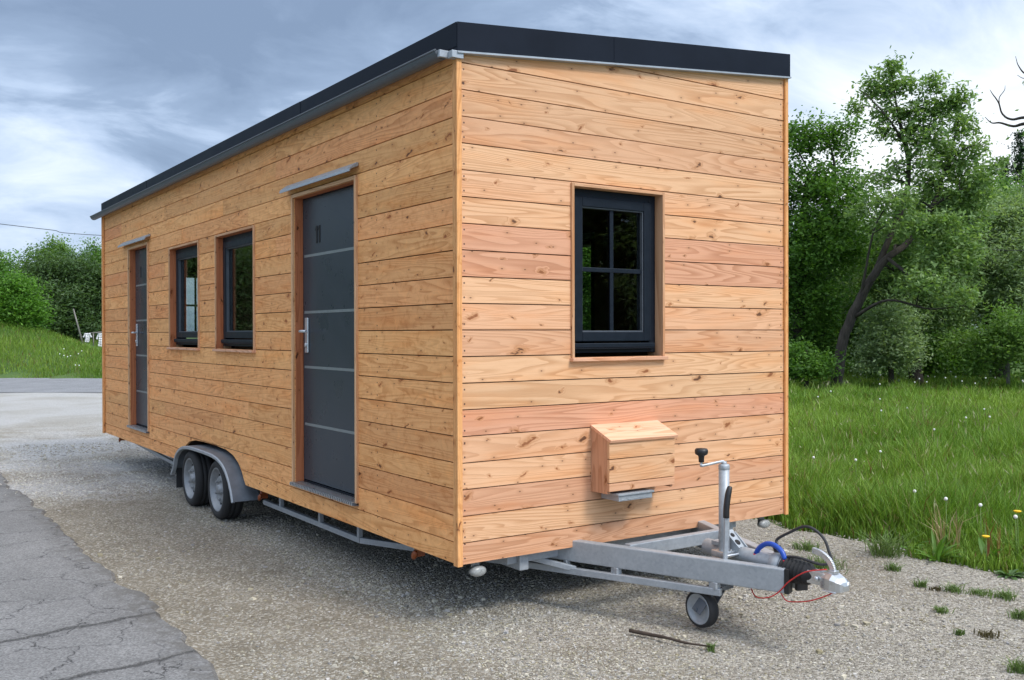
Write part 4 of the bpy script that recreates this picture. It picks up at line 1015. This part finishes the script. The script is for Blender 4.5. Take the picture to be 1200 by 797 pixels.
# leaning tree in front of the wood
D = 24.5
base = gz_(at(978, 445, D))
tree('leaning_tree', 'tall open crowned tree with a dark trunk leaning to the right', 'tree',
     [([base, at(988, 400, D), at(1008, 351, D), at(1035, 307, D), at(1064, 284, D+.5), at(1092, 243, D+.6), at(1104, 210, D+.8), at(1118, 165, D+1), at(1128, 118, D+1)], [.145, .125, .11, .09, .07, .052, .04, .028, .010]),
      ([at(1022, 328, D), at(1046, 270, D+.3), at(1060, 235, D+.3), at(1065, 195, D+.2), at(1058, 160, D), at(1050, 120, D), at(1044, 80, D)], [.075, .07, .065, .055, .04, .025, .008]),
      ([at(1065, 188, D+.2), at(1085, 160, D+.6), at(1098, 110, D+.8)], [.045, .028, .01]), ([at(1060, 168, D), at(1038, 135, D-.3), at(1012, 108, D-.4)], [.035, .022, .008]),
      ([at(1008, 352, D), at(1014, 320, D-.2), at(1026, 265, D-.4), at(1050, 225, D-.5)], [.045, .03, .02, .008]), ([at(1040, 303, D), at(1075, 328, D-.5), at(1100, 334, D-.7)], [.045, .028, .01]),
      ([at(1000, 372, D), at(1040, 352, D-.6), at(1090, 362, D-.8), at(1130, 358, D-.8)], [.05, .03, .02, .008]), ([at(1092, 243, D+.6), at(1120, 225, D+.5), at(1150, 215, D+.4)], [.04, .025, .008])],
     [pb(1158, 208, D+.4, 12, 8, 16), pb(1142, 228, D+.5, 18, 10, 30), pb(1000, 128, D-.4, 7, 6, 8), pb(1140, 258, D+.6, 20, 12, 34), pb(1135, 300, D-.4, 20, 14, 34), pb(1046, 82, D, 10, 9, 20), pb(1020, 104, D, 14, 9, 24), pb(1040, 108, D, 10, 8, 14), pb(1062, 100, D, 13, 9, 20), pb(1093, 100, D, 10, 8, 18), pb(1124, 112, D, 11, 12, 24), pb(1112, 128, D, 10, 9, 14), pb(1042, 132, D, 16, 9, 24),
      pb(1068, 135, D, 12, 10, 20), pb(1090, 130, D, 13, 11, 24), pb(1124, 148, D+1, 14, 13, 34), pb(1036, 158, D, 11, 9, 16), pb(1062, 160, D, 11, 11, 18), pb(1086, 160, D, 16, 12, 30), pb(1104, 172, D+.6, 15, 10, 26), pb(1076, 188, D, 12, 10, 18), pb(1110, 192, D+1, 18, 10, 30), pb(1138, 184, D+1, 14, 13, 28), pb(1152, 170, D+.6, 7, 5, 6), pb(1164, 194, D+.6, 10, 8, 12),
      pb(1030, 208, D, 16, 9, 20), pb(1048, 196, D, 9, 8, 10), pb(1090, 212, D+.5, 16, 11, 28), pb(1128, 214, D+1, 20, 12, 36), pb(1050, 232, D-.6, 22, 12, 34), pb(1082, 238, D+1.3, 22, 13, 40), pb(1118, 240, D+.8, 24, 14, 46), pb(1044, 262, D+1.3, 24, 14, 46), pb(1078, 264, D-.6, 26, 14, 52), pb(1112, 270, D-.6, 24, 16, 50), pb(1065, 292, D+1.3, 24, 14, 44), pb(1100, 302, D-.6, 24, 16, 46), pb(1048, 318, D+1.3, 20, 14, 30), pb(1085, 330, D-.9, 28, 14, 44), pb(1120, 350, D-.9, 22, 10, 26), pb(1012, 250, D, 14, 12, 18)],
     .10, ((.095, .165, .050), (.195, .285, .110)), 21, None, 'bark', .17, 5, .66, 2.2, 3)
# dark dense tree beside the house
D = 27
tree('broadleaf_tree', 'dense dark green broadleaf tree close behind the house corner', 'tree',
     [([gz_(at(935, 445, D)), at(938, 360, D), at(940, 270, D), at(948, 200, D)], [.22, .18, .13, .04]), ([at(939, 300, D), at(962, 260, D), at(978, 205, D), at(972, 165, D)], [.09, .07, .045, .015])],
     [pb(932, 165, D, 26, 20, 60), pb(958, 160, D, 20, 15, 34), pb(985, 172, D+.3, 18, 14, 26), pb(1002, 150, D, 10, 9, 10), pb(978, 150, D, 9, 8, 9), pb(936, 215, D, 34, 26, 120), pb(972, 212, D, 24, 16, 50), pb(975, 238, D-.5, 34, 24, 110), pb(996, 222, D, 16, 16, 26),
      pb(925, 270, D, 36, 30, 130), pb(962, 285, D-.8, 36, 32, 150), pb(990, 290, D, 26, 30, 90), pb(930, 330, D, 38, 34, 140), pb(965, 345, D-.5, 34, 34, 130), pb(935, 395, D, 34, 34, 120), pb(962, 405, D, 24, 28, 70), pb(890, 300, D, 34, 90, 150)],
     .12, DARK, 22, None, 'bark', .22, 4, .8, 1.5, 4)
# willows
D = 30
gwi = 'grey green willows at the far side of the meadow'
tree('willow', 'pale grey green willow with rounded feathery crown at the right', 'tree', [([gz_(at(1170, 448, D)), at(1168, 400, D), at(1150, 330, D), at(1160, 270, D)], [.26, .2, .12, .04]), ([at(1168, 395, D), at(1185, 340, D), at(1195, 300, D)], [.12, .09, .04])],
     [pb(1158, 258, D, 36, 24, 140), pb(1192, 268, D, 34, 30, 130), pb(1140, 292, D, 36, 30, 150), pb(1182, 312, D-.5, 42, 36, 190), pb(1225, 310, D, 36, 44, 150), pb(1205, 362, D-.8, 38, 30, 130), pb(1160, 350, D-.2, 34, 26, 100), pb(1130, 330, D, 28, 24, 80), pb(1240, 370, D, 36, 40, 110)],
     .075, WIL, 34, gwi, 'bark', .24, 4, 1.0, 3.2, 5)
D = 28.5
tree('willow', 'darker green willow filling the middle of the wood behind the leaning trunk', 'tree', [([gz_(at(1075, 446, D)), at(1072, 400, D), at(1085, 340, D), at(1080, 290, D)], [.2, .16, .1, .03])],
     [pb(1082, 268, D, 34, 20, 90), pb(1050, 292, D, 30, 22, 90), pb(1100, 300, D, 34, 26, 120), pb(1072, 325, D, 36, 26, 130), pb(1112, 340, D, 30, 24, 100), pb(1040, 335, D, 28, 26, 90), pb(1065, 365, D-.4, 34, 22, 90), pb(1105, 372, D, 26, 14, 46), pb(1015, 310, D+1, 24, 30, 70), pb(1010, 360, D+1, 28, 30, 80)],
     .08, GREY, 30, gwi, 'bark', .24, 4, 1.0, 2.8, 6)
# shrubs at the foot
D = 26
tree('shrub', 'light grey green rounded shrub right of the leaning trunk', 'shrub', [([gz_(at(1045, 447, D)), at(1044, 420, D), at(1045, 390, D)], [.08, .06, .02])],
     [pb(1045, 375, D, 26, 18, 80), pb(1035, 402, D, 24, 22, 90), pb(1055, 412, D, 20, 20, 70), pb(1018, 420, D, 18, 14, 36)], .085, WIL, 28, None, 'bark', .2, 3, 1.0, 1.9, 7)
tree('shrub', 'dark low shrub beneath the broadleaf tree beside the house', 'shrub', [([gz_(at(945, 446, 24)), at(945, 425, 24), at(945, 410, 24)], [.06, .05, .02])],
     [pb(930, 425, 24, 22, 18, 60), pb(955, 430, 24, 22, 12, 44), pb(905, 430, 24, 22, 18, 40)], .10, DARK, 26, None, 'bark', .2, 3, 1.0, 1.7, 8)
tree('shrub', 'sparse dark shrub with bare pale twigs at the right meadow edge', 'shrub', [([gz_(at(1180, 450, 27)), at(1182, 425, 27), at(1178, 400, 27)], [.05, .04, .02])],
     [pb(1165, 405, 27, 30, 18, 60), pb(1190, 385, 27, 26, 22, 60), pb(1150, 425, 27, 18, 12, 24), pb(1215, 410, 27, 26, 26, 60), pb(1135, 405, 27.5, 20, 12, 24)], .085, MID, 24, None, 'bark_pale', .22, 12, 1.0, 2.2, 9)
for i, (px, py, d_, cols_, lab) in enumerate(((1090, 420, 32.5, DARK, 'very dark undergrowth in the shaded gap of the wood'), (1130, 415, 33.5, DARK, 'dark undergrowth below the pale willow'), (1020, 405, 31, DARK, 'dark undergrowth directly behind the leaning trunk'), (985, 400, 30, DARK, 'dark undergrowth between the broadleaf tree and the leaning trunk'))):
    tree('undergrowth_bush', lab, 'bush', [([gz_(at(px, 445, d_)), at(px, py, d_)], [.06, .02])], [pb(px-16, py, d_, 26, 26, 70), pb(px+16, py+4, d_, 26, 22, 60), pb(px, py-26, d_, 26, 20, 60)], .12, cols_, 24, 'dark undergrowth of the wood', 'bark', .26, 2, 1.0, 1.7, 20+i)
# bare twigged tree outside the right edge reaching into the picture
D = 17
p0 = gz_(at(1330, 470, D))
tree('sparse_tree', 'nearly bare crooked branches reaching in from the right edge', 'tree',
     [([p0, at(1325, 330, D), at(1300, 210, D), at(1290, 100, D), at(1300, 20, D)], [.24, .2, .16, .1, .03]),
      ([at(1300, 200, D), at(1250, 150, D), at(1205, 145, D), at(1188, 148, D), at(1172, 144, D), at(1162, 144, D), at(1154, 137, D)], [.07, .045, .028, .02, .015, .010, .004]),
      ([at(1245, 148, D), at(1205, 138, D), at(1186, 140, D), at(1175, 134, D), at(1170, 120, D), at(1163, 110, D), at(1160, 105, D)], [.035, .025, .018, .014, .011, .007, .003]),
      ([at(1172, 127, D), at(1171, 115, D), at(1177, 106, D), at(1178, 100, D)], [.008, .007, .005, .002]), ([at(1295, 120, D), at(1240, 95, D), at(1205, 88, D), at(1194, 78, D), at(1190, 66, D)], [.05, .03, .014, .008, .003]), ([at(1215, 92, D), at(1200, 92, D), at(1192, 88, D)], [.01, .006, .003])],
     [pb(1215, 138, D, 12, 12, 5), pb(1216, 112, D, 10, 10, 3), pb(1275, 90, D, 40, 40, 30), pb(1310, 140, D, 30, 40, 30)], .07, MID, 12, None, 'bark', .16, 2, 1.0, 2.0, 12)
# hillside wood behind
for i, (px, py, d_, rx, kind) in enumerate(((1110, 240, 52, 34, 0), (1150, 222, 56, 30, 1), (1178, 238, 50, 30, 0), (1215, 225, 54, 34, 1), (1070, 262, 50, 30, 1), (1030, 282, 48, 28, 0), (990, 268, 46, 30, 1), (955, 300, 46, 34, 0), (1250, 260, 48, 30, 0), (1168, 278, 44, 34, 1), (1120, 292, 42, 34, 0))):
    labs = ('mid green hillside tree behind the leaning crown', 'hillside tree with the highest round top right of the leaning crown', 'hillside tree under the dark spruce tip', 'hillside tree at the right picture edge behind the spruce', 'hillside tree seen through the gap above the middle willow', 'hillside tree behind the leaning trunk fork', 'hillside tree behind the dark broadleaf tree top', 'hillside tree deep behind the dark broadleaf tree', 'hillside tree beyond the right picture edge', 'hillside tree right behind the pale willow top', 'hillside tree behind the middle willow')
    b_ = gz_(at(px, 400, d_)); h_ = at(px, py, d_)[2]
    tree('hillside_tree', labs[i], 'tree', [([b_, (b_[0]+.2, b_[1], (b_[2]+h_)/2), tuple(at(px, py, d_))], [.28, .2, .05])],
         [pb(px, py, d_, rx*.7, 22, 60), pb(px-rx*.5, py+28, d_, rx*.7, 24, 70), pb(px+rx*.5, py+30, d_, rx*.7, 24, 70), pb(px, py+52, d_, rx, 28, 80), pb(px, py+90, d_, rx, 30, 70)], .19, (DARK, MID)[kind], 22, 'trees of the wooded hillside', 'bark', .42, 2, 1.0, 1.8, 40+i)
def spruce(px, pyt, d_, lab, wpx):
    b_ = gz_(at(px, 400, d_)); top = at(px, pyt, d_); k = d_/FPX
    bl_ = []
    for j in range(12):
        t = j/11; z = top[2]-t*6.5; r_ = (.10+1.5*t)*wpx/16
        bl_.append(((top[0], top[1], z), (r_, r_, .22), int(8+34*t)))
    o = tree('spruce', lab, 'tree', [([b_, (top[0], top[1], (b_[2]+top[2])/2), tuple(top)], [.24, .14, .02])], bl_, .15, ((.010, .026, .012), (.024, .050, .022)), 20, None, 'bark', .20, 2, 1.0, 2.6, 70)
spruce(1196, 160, 60, 'dark pointed spruce standing above the hillside wood', 18)
spruce(1176, 190, 62, 'second smaller spruce tip left of the tall dark spruce', 10)
# trees on the left, beyond the far road
D = 56
tree('willow', 'broad grey green willow on the bank left of the house', 'tree', [([gz_(at(78, 405, D)), at(78, 385, D), at(76, 350, D), at(72, 320, D)], [.3, .25, .15, .05])],
     [pb(75, 318, D, 26, 16, 90), pb(50, 335, D, 24, 20, 100), pb(98, 335, D, 26, 22, 110), pb(68, 352, D-1, 34, 22, 140), pb(105, 368, D, 28, 24, 110), pb(55, 375, D, 30, 20, 110), pb(85, 382, D-1, 36, 16, 110), pb(130, 350, D, 26, 36, 90)], .16, ((.040, .078, .028), (.080, .132, .048)), 30, gwi, 'bark', .42, 3, 1.1, 2.6, 80)
tree('bank_tree', 'taller dark tree rising behind the broad willow on the left', 'tree', [([gz_(at(62, 400, D+6)), at(62, 350, D+6), at(63, 300, D+6)], [.3, .22, .05])],
     [pb(62, 290, D+6, 12, 9, 30), pb(55, 304, D+6, 18, 12, 55), pb(74, 306, D+6, 18, 12, 50), pb(50, 325, D+6, 22, 16, 60), pb(85, 322, D+6, 20, 14, 50), pb(35, 318, D+6, 10, 12, 18)], .17, (DARK[0], MID[1]), 24, None, 'bark', .34, 2, 1.0, 1.8, 81)
tree('bank_tree', 'dark green tree with slim tip close to the house edge on the left', 'tree', [([gz_(at(116, 405, D+3)), at(116, 350, D+3), at(114, 290, D+3)], [.28, .2, .04])],
     [pb(112, 288, D+3, 6, 9, 8), pb(112, 304, D+3, 13, 10, 34), pb(104, 318, D+3, 16, 12, 50), pb(124, 318, D+3, 18, 16, 60), pb(118, 345, D+3, 24, 20, 90), pb(140, 350, D+3, 20, 40, 80)], .16, DARK, 26, None, 'bark', .36, 2, 1.0, 1.8, 82)
tree('bank_bush', 'bright yellow green bush on the bank at the left picture edge', 'bush', [([gz_(at(15, 392, 50)), at(15, 370, 50), at(14, 345, 50)], [.14, .1, .03])],
     [pb(14, 335, 50, 14, 10, 40), pb(4, 350, 50, 18, 16, 70), pb(26, 356, 50, 16, 16, 70), pb(14, 372, 50, 26, 16, 110), pb(36, 374, 50, 10, 12, 30), pb(-14, 362, 50, 22, 26, 90)], .15, BRI, 28, None, 'bark', .36, 2, 1.0, 2.0, 83)
tree('bank_tree', 'dark tree crown cut off by the left picture edge', 'tree', [([gz_(at(-8, 400, D+4)), at(-8, 350, D+4), at(-6, 312, D+4)], [.28, .2, .05])],
     [pb(-4, 312, D+4, 16, 12, 46), pb(6, 322, D+4, 12, 9, 26), pb(-20, 325, D+4, 22, 22, 70), pb(-10, 350, D+4, 30, 26, 100)], .17, DARK, 26, None, 'bark', .38, 2, 1.0, 1.8, 84)
# trees outside the picture that the panes mirror: copies
def copy_tree(src, x, y, rz, s, lab, group):
    c = src.copy(); col.objects.link(c); c.location = (x, y, float(terrain(x, y))-.05); c.rotation_euler = (0, 0, rz); c.scale = (s, s, s); c['label'] = lab; c['group'] = group
    for ch in src.children:
        k = ch.copy(); col.objects.link(k); k.parent = c
srcs = [o for o in bpy.data.objects if o.parent is None and o.name.split('.')[0] in ('broadleaf_tree', 'willow')]
gm = 'trees round the yard outside the picture'
rc = random.Random(9)
for i in range(11):
    copy_tree(srcs[i % len(srcs)], -34+i*3.1+rc.uniform(-1, 1), 46+rc.uniform(-3, 4), rc.uniform(0, 6), rc.uniform(1.25, 1.6), 'broad tree on the bank outside the left picture edge', gm)
for i in range(9):  # unseen trees, added to keep bright sky out of the front pane
    copy_tree(srcs[i % len(srcs)], 22+rc.uniform(-3, 3), -36+i*3.6, rc.uniform(0, 6), rc.uniform(1.4, 1.8), 'unseen tree added behind the camera to darken the front pane', gm)
for px, d_, sc_ in ((655, 30, 1.0), (700, 33, 1.15), (760, 31, .95), (830, 29, 1.0)):
    p = at(px, 440, d_); copy_tree(srcs[0], p[0], p[1], rc.uniform(0, 6), sc_, 'broad tree of the wood hidden behind the house', 'trees of the wood behind the house')
# laundry on the bank
lp = empty('washing_line', (0, 0, 0)); D = 50
def lz(px): p = at(px, 402, D); return gz_(p)
A, B = at(105, 390.5, D), at(126, 388.8, D)
w_ = MB(); w_.tube([tuple(A), tuple(B)], .03, 8); w_.build('line', M['bark_pale'], lp)
for px in (109.5, 124):
    p = lz(px); q = at(px, 390, D); w_ = MB(); w_.tube([p, (p[0], p[1], q[2])], .025, 8); w_.build('post', M['bark_pale'], lp)
tag(lp, 'washing line of pale poles on the bank at the edge of the trees', 'washing line')
def shirt(px, wpx, hpx, lab):
    k = D/FPX; o = MB(); p = Vector(at(px, 390.5, D)); wv = Vector((RT[0], RT[1], 0)); nv = Vector((FW[0], FW[1], 0))
    n = 8; rows = []
    for j in range(7):
        t = j/6; ww = wpx*k*(.72 if j < 2 else .5+.1*t); 
        rows.append([p+wv*(ww*(i/n-.5))+nv*(.05*math.sin(i*1.9+j*.4)*(.4+t))-Vector((0, 0, hpx*k*t*(1 if abs(i/n-.5) < .3 else .92))) for i in range(n+1)])
    for a, b in zip(rows, rows[1:]):
        for i in range(n): o.poly([a[i], a[i+1], b[i+1], b[i]], smooth=True)
    for sgn in (-1, 1):
        q0 = p+wv*(sgn*wpx*k*.3); o.poly([q0, q0+wv*(sgn*wpx*k*.28)-Vector((0, 0, hpx*k*.40)), q0+wv*(sgn*wpx*k*.10)-Vector((0, 0, hpx*k*.46)), q0-Vector((0, 0, hpx*k*.22))])
    s_ = o.build('white_shirt', M['fabric']); sm = s_.modifiers.new('thickness', 'SOLIDIFY'); sm.thickness = .012; tag(s_, lab, 'shirt')
shirt(102.5, 9, 10, 'white shirt hanging at the left end of the washing line'); shirt(118, 9, 15, 'longer white garment hanging next to the house edge')
pl_ = MB(); a0 = lz(98); pl_.tube([a0, tuple(at(86, 362, D))], [.05, .03], 7); tag(pl_.build('leaning_pole', M['bark_pale']), 'slender pale pole leaning against the dark willow on the bank', 'pole')
# overhead cables
cb1 = MB(); cb1.tube(smooth_path([at(-260, 232, 36), at(0, 262.5, 38), at(60, 269.5, 39), at(120, 276, 40), at(420, 290, 46)], 8), .011, 6); tag(cb1.build('overhead_cable', M['wire']), 'thin overhead cable crossing the sky left of the roof', 'cable')
cb2 = MB(); cb2.tube(smooth_path([at(1130, 292, 25.4), at(1200, 293.5, 25.4), at(1300, 292, 26)], 6), .008, 6); tag(cb2.build('overhead_cable', M['wire']), 'faint cable in front of the pale willow', 'cable')
# pale tarpaulin half hidden in the wood
tp = MB(); c0 = Vector(at(1100, 384, 34)); 
kk = 34/FPX
ga_ = [(1128, 370, 33.8), (1158, 368, 34.2), (1160, 391, 34.2), (1128, 391, 33.8)]
tp.poly([at(*q) for q in ga_]); sh = [(1075, 388, 34), (1132, 391, 34), (1132, 394, 34), (1075, 391.5, 34)]; tp.poly([at(*q) for q in sh])
to = tp.build('tarpaulin', simple('pale_tarpaulin', (.55, .62, .64), .5, 0, .25, 3)); sm = to.modifiers.new('thickness', 'SOLIDIFY'); sm.thickness = .03; tag(to, 'pale blue grey tarpaulin half hidden behind the wood', 'tarpaulin')

# ------------------------------------------------------------------ LIGHT AND SKY
SUN = Vector((.22, -.72, .80)).normalized()
el = math.asin(SUN.z); az = math.atan2(SUN.x, SUN.y)
sl = bpy.data.lights.new('sun', 'SUN'); sl.energy = 1.5; sl.angle = R(14); sl.color = (1.0, .95, .88)
so = bpy.data.objects.new('sun', sl); col.objects.link(so); so.rotation_euler = (-SUN).to_track_quat('-Z', 'Y').to_euler()
wd_ = bpy.data.worlds.new('World'); scene.world = wd_; wd_.use_nodes = True
nt = NT(wd_); bg = nt.n['Background']
sky = nt.new('ShaderNodeTexSky', sky_type='NISHITA'); sky.sun_disc = False; sky.sun_elevation = el; sky.sun_rotation = az; sky.air_density = 1.0; sky.dust_density = 1.5
tc = nt.new('ShaderNodeTexCoord').outputs['Generated']; dx, dy, dz = nt.sep(tc)
zz = nt.math('ADD', nt.math('MAXIMUM', dz, 0.0), .34)
uvw = nt.com(nt.math('DIVIDE', dx, zz), nt.math('DIVIDE', dy, zz))
n1 = nt.noise(uvw, 1.35, 7, .54, .35); n2 = nt.noise(nt.vmul(nt.new('ShaderNodeVectorMath', operation='ADD', ins={0: uvw, 1: (4.3, 9.1, 2.0)}).outputs[0], (1.0, 1.5, 1.0)), 3.4, 7, .58, .5)
def lobe(px, py, k):
    v = Vector(at(px, py, 100)-CAM).normalized()
    dt = nt.new('ShaderNodeVectorMath', operation='DOT_PRODUCT', ins={0: tc, 1: tuple(v)}).outputs['Value']
    return nt.math('POWER', nt.math('MAXIMUM', dt, 0.0), k)
f = nt.math('MULTIPLY_ADD', nt.math('SUBTRACT', nt.math('ADD', nt.math('MULTIPLY', n1, .50), nt.math('MULTIPLY', n2, .50)), .5), 1.1, .475)
for px, py, k, w in ((70, 195, 110, .17), (1130, 230, 60, .40), (330, 215, 160, .08), (270, 50, 70, -.07), (40, 30, 70, -.10), (210, 90, 200, -.08), (860, 20, 60, .02), (70, 140, 700, .08)):
    f = nt.math('ADD', f, nt.math('MULTIPLY', lobe(px, py, k), w))
cloud = nt.ramp(f, [(.30, (1.7, 2.35, 3.5)), (.44, (2.4, 3.2, 4.55)), (.52, (3.7, 4.65, 6.2)), (.60, (4.8, 5.7, 7.1)), (.70, (6.2, 6.9, 7.8)), (.84, (8.0, 8.4, 8.8))])
# an overcast vault is brighter towards the zenith and on the sun's side
dts = nt.new('ShaderNodeVectorMath', operation='DOT_PRODUCT', ins={0: tc, 1: tuple(SUN)}).outputs['Value']
lift = nt.math('ADD', nt.math('MULTIPLY_ADD', nt.sstep(dz, .28, .95), 1.1, 1.0), nt.math('MULTIPLY', nt.sstep(dts, .15, 1.0), 1.5))
warm = nt.mix(nt.sstep(dz, .30, .75), (1, 1, 1), (1.22, 1.02, .84)); cl2 = nt.mix(1.0, nt.mix(1.0, cloud, warm, 'MULTIPLY'), nt.com(lift, lift, lift), 'MULTIPLY')
skyc = nt.mix(.93, sky.outputs[0], cl2)
nt.l.new(skyc, bg.inputs[0]); bg.inputs[1].default_value = .1
scene.view_settings.view_transform = 'Standard'; scene.view_settings.look = 'None'; scene.view_settings.gamma = 1; scene.view_settings.exposure = 0.6; scene.view_settings.use_curve_mapping = False
scene.render.engine = 'CYCLES'; scene.cycles.use_denoising = True; scene.cycles.max_bounces = 6; scene.cycles.transparent_max_bounces = 12; scene.cycles.diffuse_bounces = 3; scene.cycles.glossy_bounces = 3; scene.cycles.transmission_bounces = 3
